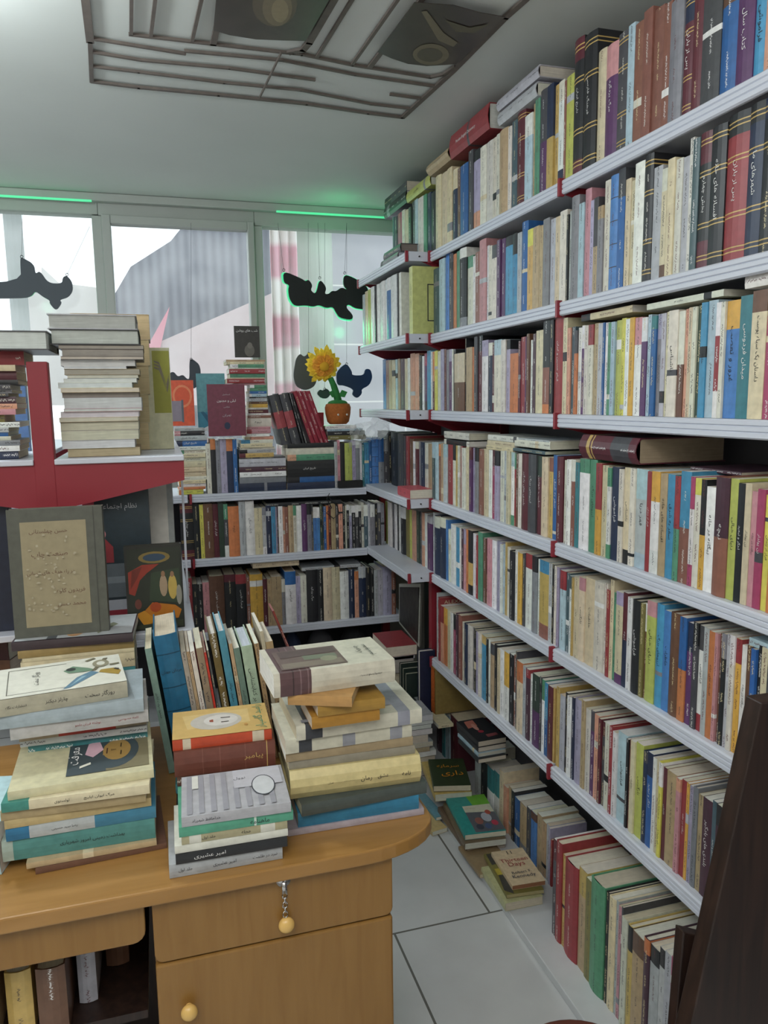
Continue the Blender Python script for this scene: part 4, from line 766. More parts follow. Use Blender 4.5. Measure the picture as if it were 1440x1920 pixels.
# pile on its right shelf, pages forward
def lieF(Y, xl, yb, yt, xr_, d, code, label=None, z=None, hard=False, pagec=None, curve=.05, name=None):
    p, q_, t_ = onY(xl, yb, Y), onY(xr_, yb, Y), onY(xl, yt, Y); z = p.z if z is None else z; th = max(.005, t_.z-p.z)
    r = mkbook(Vector((p.x, Y+d, z)), (0, 0, 1), (0, -1, 0), (1, 0, 0), th, d, q_.x-p.x, code, hard=hard, label=label, pagec=pagec, curve=curve, name=name)
    return r, z+th
K = (0, 480, 3.6); z = ZG+.001; pg = {'w': (.72, .73, .75), 'c': (.66, .62, .52), 't': (.50, .40, .26), 'd': (.40, .37, .33), 'g': (.55, .55, .53)}
tk = '1372:460:950:T:t 1315:420:915:W:w 1258:415:940:I:c 1195:410:940:D:c 1135:400:935:T:c 1105:410:940:W:w 1065:430:960:P:w 1045:435:960:S:w 970:420:940:B:d 935:410:942:C:c 905:392:895:I:w 868:430:925:W:w 840:455:935:D:c 815:435:945:T:d 775:430:855:W:w 755:410:915:S:w 712:410:970:D:c 690:420:970:B:d 640:395:970:D:d 612:340:945:K:g:h 505:322:925:S:g:h'.split()
for i, t in enumerate(tk):
    t = t.split(':'); yt = float(tk[i+1].split(':')[0]) if i+1 < len(tk) else 400
    r, z = lieF(YG+.03+random.uniform(0, .015), float(t[1])/3.6, 480+float(t[0])/3.6, 480+yt/3.6, float(t[2])/3.6, .14 if i < 19 else .17, t[3], z=z, hard=len(t) > 5, pagec=pg[t[4]])
    BOOKS[-1].update(phrase='pile with pages forward on the red rack', i=i, pile=len(tk)); r['group'] = 'books piled on the red rack'
# pile behind it
z = ZG+.001
for i, (yb, yt, c) in enumerate(((852, 800, 'T'), (800, 745, 'C'), (745, 690, 'T'), (690, 640, 'C'), (640, 592, 'T'))):
    r, z = lieF(YG+.24, 135, yb, yt, 282, .14, c, z=z, pagec=(.6, .48, .28)); BOOKS[-1].update(phrase='second pile behind, on the red rack', i=i, pile=5); r['group'] = 'books piled on the red rack'
# magazines standing beside
r = standY(2.05, 268, 848, 327, 657, .03, 'I', 'tall magazine with olive top and grey brown curves standing on the red rack', exact=srgb('b9b89a'), spine='R', hard=False, z=ZG+.001, art=lambda w, h: [(rc(w*.02, h*.36, w*.55, h*.97), srgb('8a8a2e'))]+[([(w*.05, h*(.72-.03*k)), (w*.12, h*(.62-.03*k)), (w*.35, h*(.84-.03*k)), (w*.50, h*(.86-.03*k)), (w*.50, h*(.875-.03*k)), (w*.33, h*(.86-.03*k)), (w*.14, h*(.645-.03*k)), (w*.05, h*(.735-.03*k))], srgb('6b6250')) for k in range(3)]+[(ell(w*.85, h*.4, w*.12, h*.16), srgb('5f5a3c'))], curve=.02)
# left side pile
KL = (0, 640, 6); z = ZG+.001
tk = '1390:-330:220:N 1300:-300:230:W 1235:-320:235:G 1175:-300:130:I 1130:-310:100:UW 1085:-320:105:S 1030:-310:230:W 970:-330:60:jG 885:-330:185:P 820:-300:200:o 760:-320:190:X 680:-330:100:D 640:-300:140:S 600:-320:120:D 545:-320:210:K 490:-320:195:M 390:-300:180:C 320:-320:280:RY'.split()
for i, t in enumerate(tk):
    t = t.split(':'); yt = float(tk[i+1].split(':')[0]) if i+1 < len(tk) else 165
    r, z = lieY(YG+.03+random.uniform(0, .02), float(t[1])/6, 640+float(t[0])/6, 640+yt/6, float(t[2])/6, .14, t[3], z=z); BOOKS[-1].update(phrase='pile at the left edge of the red rack', i=i, pile=len(tk)); r['group'] = 'books piled at the left of the red rack'
r, z = lieF(YG-.01, -70, 665, 628, 91, .2, 'D', 'thick volume with white page edges topping the left edge pile', z=z, hard=True, pagec=(.72, .76, .78))
standY(2.15, 22, 862, 58, 700, .03, 'U', 'blue book standing behind the left edge pile', z=ZG+.001, exact=srgb('5c79a8'))
standY(1.84, -150, 1190, 34, 948, .05, 'N', 'dark navy volume standing at the left picture edge behind the ledger', exact=srgb('23283a'), z=ZD+.001)
gp(MB().box((g0.x-.33, 1.80, ZD-.015), (g0.x, YG+1.03, ZD)), 'shelf_board', M_SHELF, .002)
# covers standing on the lower deck
r = standY(1.86, 190, 1148, 290, 902, .03, 'K', 'dark slate book with white Persian title and red arch, standing under the red bracket', exact=srgb('2b3840'), z=ZD+.001,
    art=lambda w, h: [(rc(0, 0, w, h*.07), srgb('8e2433')), (rc(0, h*.07, w, h*.15), srgb('b5b9c2')), (rc(0, h*.17, w, h*.43), srgb('6a737a')), (rc(0, h*.28, w, h*.33), srgb('8a949b')), ([(w*.70, h*.44), (w*.99, h*.44), (w*.99, h*.56), (w*.85, h*.63), (w*.70, h*.56)], srgb('9a3a40')), (ell(w*.85, h*.66, w*.03, h*.025), srgb('c08084'))])
coverlet(*r, 'نظام اجتماعی', .42, .86, .72, .09, 'S')
r = standY(1.98, 288, 1150, 335, 905, .03, 'S', 'pale grey box file standing behind the painted cover', exact=srgb('9fa3a2'), art=lambda w, h: [(rc(w*.22, h*.35, w*.95, h*.95), srgb('cfccc4'))], cat='box file', name='box_file', hard=False, z=ZD+.001)
def paint(w, h):
    e = lambda x, y, a, b, c: (ell(w*(1-x), h*y, w*a, h*b, 16), srgb(c))
    P = lambda l, c: ([(w*(1-x), h*y) for x, y in l], srgb(c))
    return [P([(.04, .02), (.98, .02), (.98, .97), (.04, .97)], '2a2f26'), P([(.05, .45), (.05, .7), (.3, .78), (.6, .78), (.38, .68), (.25, .6), (.15, .42)], '8e3325'), P([(.08, .5), (.2, .62), (.3, .76), (.12, .72)], '6c2a20'),
            P([(.4, .35), (.45, .68), (.95, .72), (.97, .3)], '33402f'), e(.52, .86, .28, .07, '7d6a38'), e(.52, .86, .20, .045, '2f4358'), e(.66, .52, .07, .13, 'a08a72'), e(.66, .66, .035, .035, '8c6a50'), e(.82, .50, .08, .15, 'b59c50'), e(.82, .65, .035, .035, '8c6a50'), e(.93, .40, .05, .12, '8c8a80'), P([(.25, .2), (.45, .33), (.85, .28), (.96, .22), (.9, .12), (.6, .12), (.4, .06)], 'b5701f'), e(.5, .27, .1, .06, 'a3471f'), P([(.15, .2), (.3, .24), (.5, .12), (.3, .04)], 'c78a28'), e(.2, .32, .06, .06, '6a3a30'), P([(.04, .02), (.98, .02), (.98, .1), (.04, .06)], '3a4030')]
r = standY(1.74, 240, 1165, 346, 1005, .022, 'K', 'small book with a painted scene of figures and red curtain on its cover', exact=srgb('2a2a26'), art=paint, z=ZD+.001)
# ================================================================ desk
ZT = -.75
dk = empty('wooden_desk', (-.1, 1.5, FLOOR), 'beech wooden desk with rounded end, drawer and cupboard, covered in books', 'desk')
def dpart(mb, name, m, par=None, bevel=.002): o = mb.build(name, m, par or dk, bevel=bevel); wfix(o); return o
rr = .085; x1, y0, y1 = .445, 1.148, 1.785
out = [(-1.3, y0), (x1-rr-.06, y0)]+[(x1-rr-.06+(rr+.06)*math.sin(t*math.pi/16), y0+rr-rr*math.cos(t*math.pi/16)) for t in range(1, 9)]+[(x1, y1), (-1.3, y1)]
dpart(MB().prism([(x, y, ZT-.026) for x, y in out], (0, 0, .026)), 'desktop', M_WOODTOP, bevel=.003)
cx0, cx1, cy = -.046, .352, 1.166
dpart(MB().box((cx0, cy+.018, FLOOR+.02), (cx0+.016, 1.72, ZT-.026)).box((cx1-.016, cy+.018, FLOOR+.02), (cx1, 1.72, ZT-.026)).box((cx0, 1.71, FLOOR+.02), (cx1, 1.72, ZT-.026)).box((cx0, cy+.03, FLOOR+.02), (cx1, 1.72, FLOOR+.04)), 'cabinet_body', M_WOOD)
zd = onY(285, 1812, cy).z
def rrect(x0, x1_, z0, z1_, r, y): return [(x, y, z) for x, z in [(x0+r*(1-math.cos(a)), z0+r*(1-math.sin(a))) for a in [math.pi/2*i/4 for i in range(5)]]+[(x1_-r*(1-math.sin(a)), z0+r*(1-math.cos(a))) for a in [math.pi/2*i/4 for i in range(5)]]+[(x1_, z1_), (x0, z1_)]]
dr = dpart(MB().prism(rrect(cx0, cx1, zd+.002, ZT-.028, .014, cy), (0, .016, 0)), 'drawer', M_WOOD)
door = dpart(MB().box((cx0, cy, FLOOR+.03), (cx1, cy+.016, zd-.002)), 'door', M_WOOD, bevel=.004)
M_KNOB = mat('pale_wood_knob', 'd9b168', .25)
def knob(px, py, par):
    c_ = onY(px, py, cy-.012); o = smooth(sph((0, 0, 0), .0135, 20, sq=(1, .75, 1)).build('knob', M_KNOB, par)); wfix(o, Matrix.Translation((c_.x, cy-.014, c_.z)))
    o = MB().tube([(c_.x, cy, c_.z), (c_.x, cy-.01, c_.z)], .006, 12).build('knob_stem', M_KNOB, o); wfix(o)
knob(537, 1733, dr); knob(355, 1897, door)
xa = onY(280, 1780, cy).x; za = onY(262, 1772, cy).z
dpart(MB().prism(rrect(-1.2, xa-.004, za, ZT-.028, .02, cy+.004), (0, .016, 0)), 'keyboard_drawer', M_WOOD)
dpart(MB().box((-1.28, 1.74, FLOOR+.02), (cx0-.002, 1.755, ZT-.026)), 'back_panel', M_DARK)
dpart(MB().box((-1.28, cy+.02, FLOOR+.02), (-1.262, 1.74, ZT-.026)), 'side_panel', M_WOOD)
# lock, ring and key chain
lk = onY(531, 1652, cy-.002)
kc = empty('key_chain', lk, 'small steel lock ring and chain hanging from the drawer lock', 'keys')
def kp(mb, name, m): o = mb.build(name, m, kc, smooth=True); wfix(o); return o
kp(MB().tube([(lk.x, cy, lk.z+.004), (lk.x, cy-.006, lk.z+.004)], .012, 20), 'lock', M_CHROME)
zz = lk.z
kp(MB().box((lk.x-.004, cy-.016, zz-.014), (lk.x+.004, cy-.014, zz+.006)), 'key', M_CHROME)
for i in range(5):
    zc_ = zz-.018-i*.0085; a = (i % 2)*math.pi/2
    kp(MB().tube([(lk.x+.004*math.cos(t*math.pi/5)*math.cos(a), cy-.014+.004*math.cos(t*math.pi/5)*math.sin(a), zc_+.006*math.sin(t*math.pi/5)) for t in range(11)], .0011, 6), 'chain_link', M_CHROME)
# things under the desk
u = onY(100, 1900, 1.45)
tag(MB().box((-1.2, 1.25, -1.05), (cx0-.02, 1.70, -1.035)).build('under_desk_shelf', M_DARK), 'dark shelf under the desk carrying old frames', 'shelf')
for i, (x0, x1_, ya, c_, lab) in enumerate(((-.42, -.30, 1.22, 'T', 'tan worn book standing under the desk, leftmost'), (-.285, -.245, 1.26, 'g', 'ochre book standing under the desk, second from left'), (-.235, -.19, 1.24, 'B', 'speckled brown book standing under the desk, third from left'), (-.18, -.15, 1.30, 'S', 'grey book under the desk beside the speckled brown one'), (-.14, -.10, 1.38, 'B', 'short mottled brown book under the desk, rightmost'))):
    mkbook(Vector((x0, ya, -1.034)), (1, 0, 0), (0, 1, 0), (0, 0, 1), x1_-x0, .22, (.125, .115, .125, .11, .08)[i], c_, hard=True, label=lab)
# ---------------------------------------------------------------- piles on the desk
def dpile(z0, items, where, group, fill=None, zdesk=ZT):
    """items bottom-up: xl, yl, xr, yr (spine's lower edge in the photo), thickness, depth, code, label, options"""
    z = z0; res = []
    if fill:
        xl, yl, xr_, yr, dep, codes = fill; n_ = len(codes); th = (z0-zdesk)/n_; P0, Q0 = onZ(xl, yl, z0), onZ(xr_, yr, z0)
        for i, c_ in enumerate(codes):
            d_ = (Q0-P0); L_ = d_.length; dx = d_.normalized(); ey = Vector((-dx.y, dx.x, 0)); o = P0+dx*L_+ey*random.uniform(0, .012); o.z = zdesk+.0003+th*i
            r = mkbook(o, (0, 0, 1), ey, -dx, th-.0005, dep, L_*random.uniform(.94, 1.02), c_, group=group); BOOKS[-1].update(phrase=where, i=i, pile=n_, low=1)
    for it in items:
        xl, yl, xr_, yr, th, dep, code, label = it[:8]; kw = it[8] if len(it) > 8 else {}
        P0, Q0 = onZ(xl, yl, z), onZ(xr_, yr, z); d_ = Q0-P0; L_ = d_.length; dx = d_.normalized(); ey = Vector((-dx.y, dx.x, 0))
        r = mkbook(Vector((Q0.x, Q0.y, z+.0003)), (0, 0, 1), ey, -dx, th-.0005, dep, L_, code, label=label, group=group, **kw); z += th; res.append((r, L_, dep, th))
    return res, z
def art(item, polys, conv=True):
    """polys in fractions: u from left end, v from spine to back"""
    r, L_, dep, th = item
    return decal(r, [([(v*dep, (1-u_)*L_) for u_, v in pts], srgb(c) if isinstance(c, str) and len(c) == 6 else c) for pts, c in polys], 'hi', th)
def toptext(item, txt, u_, v, w, h, c, side=False, flip=False):
    r, L_, dep, th = item
    rt, up = ((0, 0, -1), (1, 0, 0)) if False else ((0, 0, -1), (0, 1, 0))
    if side: rt, up = (0, 1, 0), (0, 0, 1)
    if flip: rt, up = (0, -1, 0), (0, 0, -1)
    # outward normal of the top face is +x
    n_ = Vector(rt).cross(Vector(up))
    if n_.x < 0: rt = tuple(-a for a in rt)
    return lettering(txt, (th+.0018, v*dep, (1-u_)*L_), rt, up, w, h, c, r, 'title_lettering', 0)
G1 = 'books in the front left pile on the desk'
p1, zz1 = dpile(ZT+.0005, [
 (67, 1640, 313, 1590, .010, .17, 'B', 'thin worn brown book at the bottom of the front left desk pile', dict(noink=True)),
 (50, 1630, 294, 1585, .010, .17, 'T', 'thin tan book under the teal one, front left desk pile', dict(noink=True)),
 (6, 1617, 292, 1571, .036, .18, 'Q', 'thick teal book low in the front left desk pile', dict(exact=srgb('4f8683'), texts=[('بهداشت زمینی امروز شهریاری', .42, .5)], tc='K', bands=[(.93, 1, srgb('9fb0a8'))])),
 (12, 1579, 293, 1533, .021, .17, 'S', 'grey and blue spined book above the thick teal one', dict(bands=[(0, .42, srgb('3f7a96')), (.85, 1, srgb('2f6f96'))], texts=[('رضا سید حسینی', .62, .2)], tc='K')),
 (9, 1556, 284, 1511, .015, .17, 'C', 'yellowed frayed book in the front left desk pile', dict(exact=srgb('b8a578'), noink=True)),
 (2, 1540, 274, 1503, .017, .17, 'T', 'tan cloth textured book in the front left desk pile', dict(noink=True)),
 (3, 1525, 281, 1488, .016, .18, 'C', 'cream book with teal spine end, second from the top of the front left pile', dict(bands=[(.82, 1, srgb('41857a'))], texts=[('مرگ ایوان ایلیچ', .35, .25), ('تولستوی', .6, .12)], tc='K')),
 (15, 1502, 289, 1458, .015, .205, 'C', 'cream textured paperback with a drawn hooded face, topping the front left pile', dict(exact=srgb('c8c2a0'), noink=True))], 'front left pile on the desk', G1)
top = p1[-1]
art(top, [([(.38, .10), (.97, .10), (.97, .82), (.38, .82)], '7b7358'), ([(.38, .10), (.38, .82), (.62, .82), (.66, .10)], '3f4b50'), (ell(.70, .47, .20, .335, 24), '3f4b50'), (ell(.735, .48, .105, .20, 20), 'a3834a'), ([(.63, .40), (.72, .34), (.72, .62), (.64, .58)], 'a3834a'),
 ([(.655, .42), (.665, .42), (.668, .53), (.658, .53)], '4a2f22'), ([(.69, .46), (.73, .47), (.73, .485), (.69, .50)], '7d6236'), ([(.76, .37), (.768, .36), (.772, .44), (.764, .45)], '2f261a'), ([(.76, .52), (.768, .51), (.772, .59), (.764, .60)], '2f261a'), ([(.50, .45), (.56, .38), (.635, .50), (.60, .70), (.52, .66)], 'd3aebb'), ([(.47, .20), (.55, .25), (.545, .29), (.47, .24)], 'd8d5c8')])
toptext(top, 'معرفت', .43, .45, .07, .022, 'W', side=True)
G2 = 'books in the front centre pile on the desk'
p2_, zz2 = dpile(ZT+.0005, [
 (318, 1648, 530, 1610, .0235, .135, 'S', 'silver grey book with black spine lettering at the bottom of the front centre pile', dict(exact=srgb('a3a7ab'), texts=[('جلد اول', .86, .14), ('امیر عشیری', .52, .24), ('نبرد در ظلمت', .16, .26)], tc='K')),
 (330, 1622, 539, 1587, .0175, .13, 'K', 'black book with white spine lettering in the front centre pile', dict(texts=[('امیر عشیری', .70, .34)], tc='W', exact=srgb('26282b'))),
 (328, 1602, 540, 1567, .013, .13, 'I', 'white worn booklet above the black book, front centre pile', dict(noink=True, exact=srgb('cfcfc4'))),
 (341, 1585, 539, 1553, .014, .13, 'T', 'khaki spined booklet with pale patches in the front centre pile', dict(exact=srgb('a39c7d'), texts=[('محله', .4, .1), ('جلد اول', .75, .15)], tc='K', bands=[(.12, .26, srgb('c9c8bd')), (.82, .93, srgb('c9c8bd'))])),
 (336, 1571, 550, 1537, .017, .135, 'E', 'green book second from the top of the front centre pile', dict(exact=srgb('54997f'), texts=[('ماهنامه', .3, .2)], tc='K', bands=[(.33, .35, srgb('c9d8cf'))])),
 (341, 1552, 546, 1522, .017, .135, 'L', 'grey striped paperback with a white circle, topping the front centre pile', dict(exact=srgb('a9a9ae'), texts=[('خداحافظ شهرزاد', .78, .3)], tc='K'))], 'front centre pile on the desk', G2)
top = p2_[-1]
art(top, [([(.05+k*.11, .03), (.10+k*.11, .03), (.10+k*.11, .97 if k < 4 else .55), (.05+k*.11, .97 if k < 4 else .55)], '94949c') for k in range(8)]+[([(.10, .62), (.16, .62), (.16, .95), (.10, .95)], 'cfcfc8'), ([(.5, .5), (.97, .5), (.97, .97), (.5, .97)], 'b9b9c0'), (ell(.78, .5, .115, .26, 24), '3a3f48'), (ell(.78, .5, .105, .24, 24), 'c4c7ca')])
toptext(top, 'بزرگ زنان', .78, .5, .034, .012, 'K')
toptext(top, 'نوول', .56, .74, .02, .012, 'K')
G3 = 'books in the centre back pile on the desk'
z4_ = onY(328, 1458, 1.33).z
p3_, _ = dpile(z4_, [
 (328, 1458, 517, 1434, .047, .125, 'B', 'thick chestnut brown hardback with gold lines in the centre back pile', dict(hard=True, exact=srgb('6f4136'), texts=[('پیامبر', .22, .22)], tc='g', bands=[(.08, .088, RGB['g']), (.3, .305, RGB['b']), (.55, .555, RGB['b']), (.72, .725, RGB['b'])], curve=.05)),
 (324, 1409, 510, 1386, .020, .125, 'O', 'yellowed paperback with a drawn face and green title, topping the centre back pile', dict(exact=srgb('b8492c'), noink=True, bands=[(.08, .2, srgb('c9bda6')), (.82, .9, srgb('c9bda6')), (.2, .82, srgb('b8492c')), (0, .08, srgb('b8492c')), (.9, 1, srgb('b8492c'))]))], 'centre back pile on the desk', G3, fill=(328, 1458, 517, 1434, .13, 'KjDQB'))
top = p3_[-1]
art(top, [([(.0, .0), (1, 0), (1, 1), (.0, 1)], 'c9a868'), ([(.15, .3), (.8, .35), (.8, .85), (.1, .8)], 'd3b77c'), (ell(.45, .5, .27, .3, 20), 'bdb7ae'), (ell(.5, .52, .18, .2, 20), 'cfcac4'), ([(.50, .58), (.6, .57), (.6, .6), (.50, .61)], '4a3f38'), ([(.5, .42), (.58, .42), (.58, .45), (.5, .45)], '4a3f38'), ([(.38, .48), (.42, .46), (.42, .56), (.38, .54)], '9a4f3c'), (ell(.75, .25, .02, .04), 'b98a4a')])
toptext(top, 'رامبد گاسپار', .90, .5, .11, .02, 'E', side=True)
G4 = 'books in the front right pile on the desk'
p4_, zz4 = dpile(ZT+.0005, [
 (540, 1569, 795, 1527, .012, .16, 'L', 'pale lilac magazine at the bottom of the front right desk pile', dict(exact=srgb('a89fa8'), noink=True)),
 (559, 1552, 785, 1516, .027, .17, 'A', 'bright blue book near the bottom of the front right desk pile', dict(exact=srgb('33789a'), noink=True)),
 (566, 1532, 800, 1487, .022, .16, 'q', 'charcoal green worn book above the bright blue one, front right pile', dict(exact=srgb('4b5350'), noink=True)),
 (544, 1499, 787, 1465, .052, .18, 'C', 'thick cream volume with handwritten title on its rounded spine, front right pile', dict(exact=srgb('c9ba86'), curve=.22, hard=True, texts=[('عشق', .30, .10), ('نامه', .12, .08), ('رمان', .43, .1), ('ارشاد السالکین و الطالبین', .56, .1), ('تهران', .7, .05)], tc='K', pagec=(.45, .38, .24))),
 (542, 1444, 778, 1413, .016, .16, 'G', 'grey paper wrapped thin book, front right pile', dict(exact=srgb('8d8778'), noink=True)),
 (536, 1430, 774, 1397, .017, .17, 'T', 'tan book with frayed paper spine, front right pile', dict(exact=srgb('9c8a6c'), noink=True)),
 (536, 1415, 772, 1381, .026, .17, 'I', 'ivory book with printed grey squares on its spine, lower of the matching two', dict(exact=srgb('c4c1b0'), bands=[(.08, .18, srgb('90929a')), (.46, .56, srgb('90929a')), (.80, .9, srgb('3a3c42'))], noink=True)),
 (556, 1390, 791, 1355, .027, .17, 'I', 'ivory book with printed grey squares, upper of the matching two', dict(exact=srgb('c9c6b6'), bands=[(.10, .2, srgb('9294a0')), (.80, .93, srgb('3a3c42'))], noink=True))], 'front right pile on the desk', G4)
top = p4_[-1]
art(top, [([(.68, .2), (.80, .2), (.80, .95), (.68, .95)], '9a9ba3'), ([(.05, .05), (.15, .05), (.15, .12), (.05, .12)], '7d7f86')])
p5_, zz5 = dpile(zz4, [
 (585, 1368, 712, 1350, .022, .10, 'Y', 'small mustard yellow pocket book with worn edges in the front right pile', dict(exact=srgb('a87a30'), noink=True)),
 (596, 1345, 722, 1328, .020, .10, 'Y', 'small yellow spined pocket book with dark cover near the top of the right pile', dict(exact=srgb('a07c38'), noink=True)),
 (540, 1322, 660, 1326, .018, .10, 'T', 'small tan pocket book lying askew under the big ivory paperback', dict(exact=srgb('b08752'), noink=True, pagec=(.6, .42, .22)))], 'front right pile', G4)
zz5 = max(zz5, onY(515, 1310, 1.25).z)
p6_, _ = dpile(zz5, [(514, 1310, 740, 1278, .042, .135, 'I', 'thick battered ivory paperback with a sepia photo panel, topping the front right pile', dict(exact=srgb('c7c2b2'), bands=[(.70, .95, srgb('5a4244')), (.72, .73, srgb('7a6264')), (.78, .79, srgb('7a6264')), (.84, .85, srgb('3a2a2c'))], texts=[('سمبولیسم', .17, .13), ('چارلز چدویک', .26, .1)], tc='K', curve=.08))], 'front right pile', G4)
top = p6_[-1]
art(top, [([(.08, .08), (.62, .08), (.62, .80), (.08, .80)], '6b5a55'), ([(.10, .12), (.60, .12), (.60, .30), (.10, .30)], '7d7266'), ([(.30, .35), (.58, .35), (.58, .5), (.30, .52)], '6f7564'), (ell(.5, .32, .07, .10), '8a8a74'), ([(.12, .5), (.6, .55), (.6, .76), (.12, .76)], '5a4a48')])
toptext(top, 'سمبولیسم', .86, .45, .06, .02, 'K', side=True); toptext(top, 'چدویک', .78, .5, .04, .012, 'K', side=True)
# back left pile
G5 = 'books in the back left pile on the desk'
z5 = onY(38, 1400, 1.40).z
p7_, zz7 = dpile(z5, [
 (38, 1402, 276, 1372, .012, .15, 'S', 'grey spined thin book half hidden in the back left pile', dict()),
 (36, 1392, 275, 1358, .016, .16, 'R', 'book with a red and cream mottled spine in the back left pile', dict(exact=srgb('a5362c'), bands=[(0, .25, srgb('9a8f7c')), (.7, 1, srgb('9a8a76'))], noink=True)),
 (20, 1389, 279, 1353, .0235, .165, 'S', 'light grey book with red spine lettering in the back left pile', dict(exact=srgb('b5b3b2'), texts=[('کلمه خصوصی', .15, .18), ('نوشته فرزان دلجو', .45, .22)], tc='R')),
 (-8, 1370, 270, 1334, .024, .165, 'a', 'pale blue grey book under the butterfly cover', dict(exact=srgb('9fabb2'), noink=True)),
 (-8, 1347, 240, 1307, .030, .16, 'I', 'ivory paperback with a butterfly drawing, topping the back left pile', dict(exact=srgb('a9a491'), texts=[('روزگار سخت', .22, .27), ('چارلز دیکنز', .55, .2), ('انتشارات نگاه', .85, .18)], tc='K'))], 'back left pile on the desk', G5, fill=(38, 1402, 276, 1372, .155, 'QTTDIQ'))
top = p7_[-1]
art(top, [([(.0, .0), (1, 0), (1, 1), (0, 1)], 'd3d2c6'), ([(.08, .08), (.55, .08), (.55, .095), (.08, .095)], '6a6a60'), ([(.08, .08), (.088, .08), (.088, .9), (.08, .9)], '6a6a60'), ([(.08, .885), (.55, .885), (.55, .9), (.08, .9)], '6a6a60'),
 ([(.50, .02), (.56, .05), (.80, .42), (.74, .50), (.62, .35)], '5c7f94'), ([(.56, .10), (.70, .36), (.66, .36)], '8fb0be'), ([(.80, .42), (.95, .25), (.98, .38), (.93, .5), (.82, .5)], 'a0853c'), ([(.52, .62), (.6, .75), (.72, .62), (.78, .52), (.68, .5), (.56, .52)], '6c8872'), (ell(.58, .64, .04, .06), '2f3a38'), ([(.74, .48), (.78, .5), (.90, .9), (.86, .9)], '6a6450'), (ell(.83, .72, .07, .13), '8d8872'), (ell(.83, .72, .035, .07), 'd3d2c6'), ([(.72, .85), (.80, .92), (.78, .96), (.70, .88)], '77735c'), ([(.9, .6), (.98, .62), (.98, .66), (.9, .65)], '77735c'), ([(.92, .45), (.96, .40), (.97, .44), (.94, .48)], '3f3f36')])
toptext(top, 'روزگار سخت', .30, .5, .07, .018, 'K', side=True)
# far left pile carrying the grey ledger
G6 = 'books in the rear left pile on the desk'
YS = 1.60; z6 = onY(42, 1242, YS).z
p8_, zz8 = dpile(z6, [
 (42, 1243, 252, 1222, .009, .15, 'C', 'cream thin book third from the top under the grey ledger', dict(noink=True)),
 (34, 1236, 252, 1214, .016, .15, 'T', 'light brown book second from the top under the grey ledger', dict(exact=srgb('9a8354'), noink=True)),
 (22, 1222, 250, 1203, .018, .15, 'X', 'aubergine spined book with photo cover directly under the grey ledger', dict(exact=srgb('40353a'), noink=True))], 'rear left pile on the desk', G6, fill=(42, 1243, 252, 1222, .15, 'TXDWBTQC'))
art(p8_[-1], [([(.02, .02), (.99, .02), (.99, .98), (.02, .98)], 'a9adb0'), ([(.28, .02), (.36, .02), (.36, .98), (.28, .98)], '4b4f54'), (ell(.5, .3, .08, .25), 'b58a62'), ([(.7, .1), (.85, .5), (.8, .6), (.66, .3)], '6d705a')])
zl = zz8+.001
r = standY(1.615, 27, 1185, 205, 943, .035, 'D', 'large grey cloth ledger with a worn beige label, leaning on the rear left pile', exact=srgb('55564e'), z=zl, lean=.06, art=lambda w, h: [(rc(w*.18, h*.08, w*.87, h*.90), srgb('958a6e')), (rc(w*.09, 0, w*.10, h), srgb('42433d'))]+[(ell(w*random.uniform(.3, .85), h*random.uniform(.15, .8), w*random.uniform(.008, .02), h*random.uniform(.005, .012), 7), srgb('a89f88')) for _ in range(60)])
coverlet(*r, 'حسن چهلستانی', .42, .82, .40, .07, 'B'); coverlet(*r, 'صنعت چاپ', .42, .64, .38, .06, 'B'); coverlet(*r, 'در راه هدف های انسانی', .42, .5, .5, .035, 'B'); coverlet(*r, 'فریدون کاوه', .62, .35, .3, .04, 'B'); coverlet(*r, 'محمد حسن', .62, .24, .3, .04, 'B')
# pile at the very left edge and book corner
P_, _ = dpile(ZT+.0005, [(-160, 1650, 3, 1640, .085, .17, 'a', 'grey blue book cut by the left picture edge on the desk', dict())], 'left', 'books at the left edge of the desk')
lf_, _ = dpile(onY(-90, 1180, 1.62).z-.17, [(-150, 1240, 18, 1238, .10, .15, 'X', 'plum brown book stack piece at the left picture edge', dict(noink=True)), (-140, 1175, 20, 1172, .045, .15, 'X', 'dusty plum book at the left picture edge beside the ledger', dict(exact=srgb('6a4e52'), noink=True))], 'left', 'books at the left edge of the desk', fill=(-150, 1240, 18, 1238, .15, 'TDIB'))
# upright books on the desk
KV = (240, 1080, 4.8); YV = 1.53
CUR = [None]
def V(xl, xr_, yt, code, label, d=.15, lean=7, **k): return vbook(KV[0]+xl/KV[2], KV[1]+yt/KV[2], KV[0]+xr_/KV[2], YV, ZT+.002, d, lean, code, label, group='upright leaning books on the desk', cur=CUR, **k)
V(150, 220, 660, 'q', 'sage green slim book standing left of the thick blue volume', exact=srgb('7f9a90'), text='محمود دولت آبادی', hard=False, curve=.03)
V(224, 462, 548, 'U', 'thick blue volume with black title and ribbed spine, standing on the desk', exact=srgb('256487'), curve=.10, d=.17, noink=True, bands=[(.15, .158, srgb('143f58')), (.45, .458, srgb('143f58')), (.62, .628, srgb('143f58')), (.86, .868, srgb('143f58'))])
rb = BOOKS[-1]; lettering('مردان جهان', (rb['t']/2, -rb['t']*.10-.0012, rb['h']*.74), (1, 0, 0), (0, 0, 1), rb['t']*.85, .02, 'K', rb['root'], off=0)
V(470, 522, 685, 'I', 'pale mottled slim book just right of the thick blue volume', exact=srgb('a79d92'), hard=False, curve=.03)
V(524, 556, 684, 'T', 'narrow ochre book among the leaning pale books', hard=False, curve=.03)
V(558, 606, 682, 'I', 'ivory slim book with bare page top, fourth of the leaning books', hard=False, curve=.03)
V(610, 680, 655, 'T', 'taupe book with curled cover edge among the leaning books', exact=srgb('94816b'), hard=False, curve=.05)
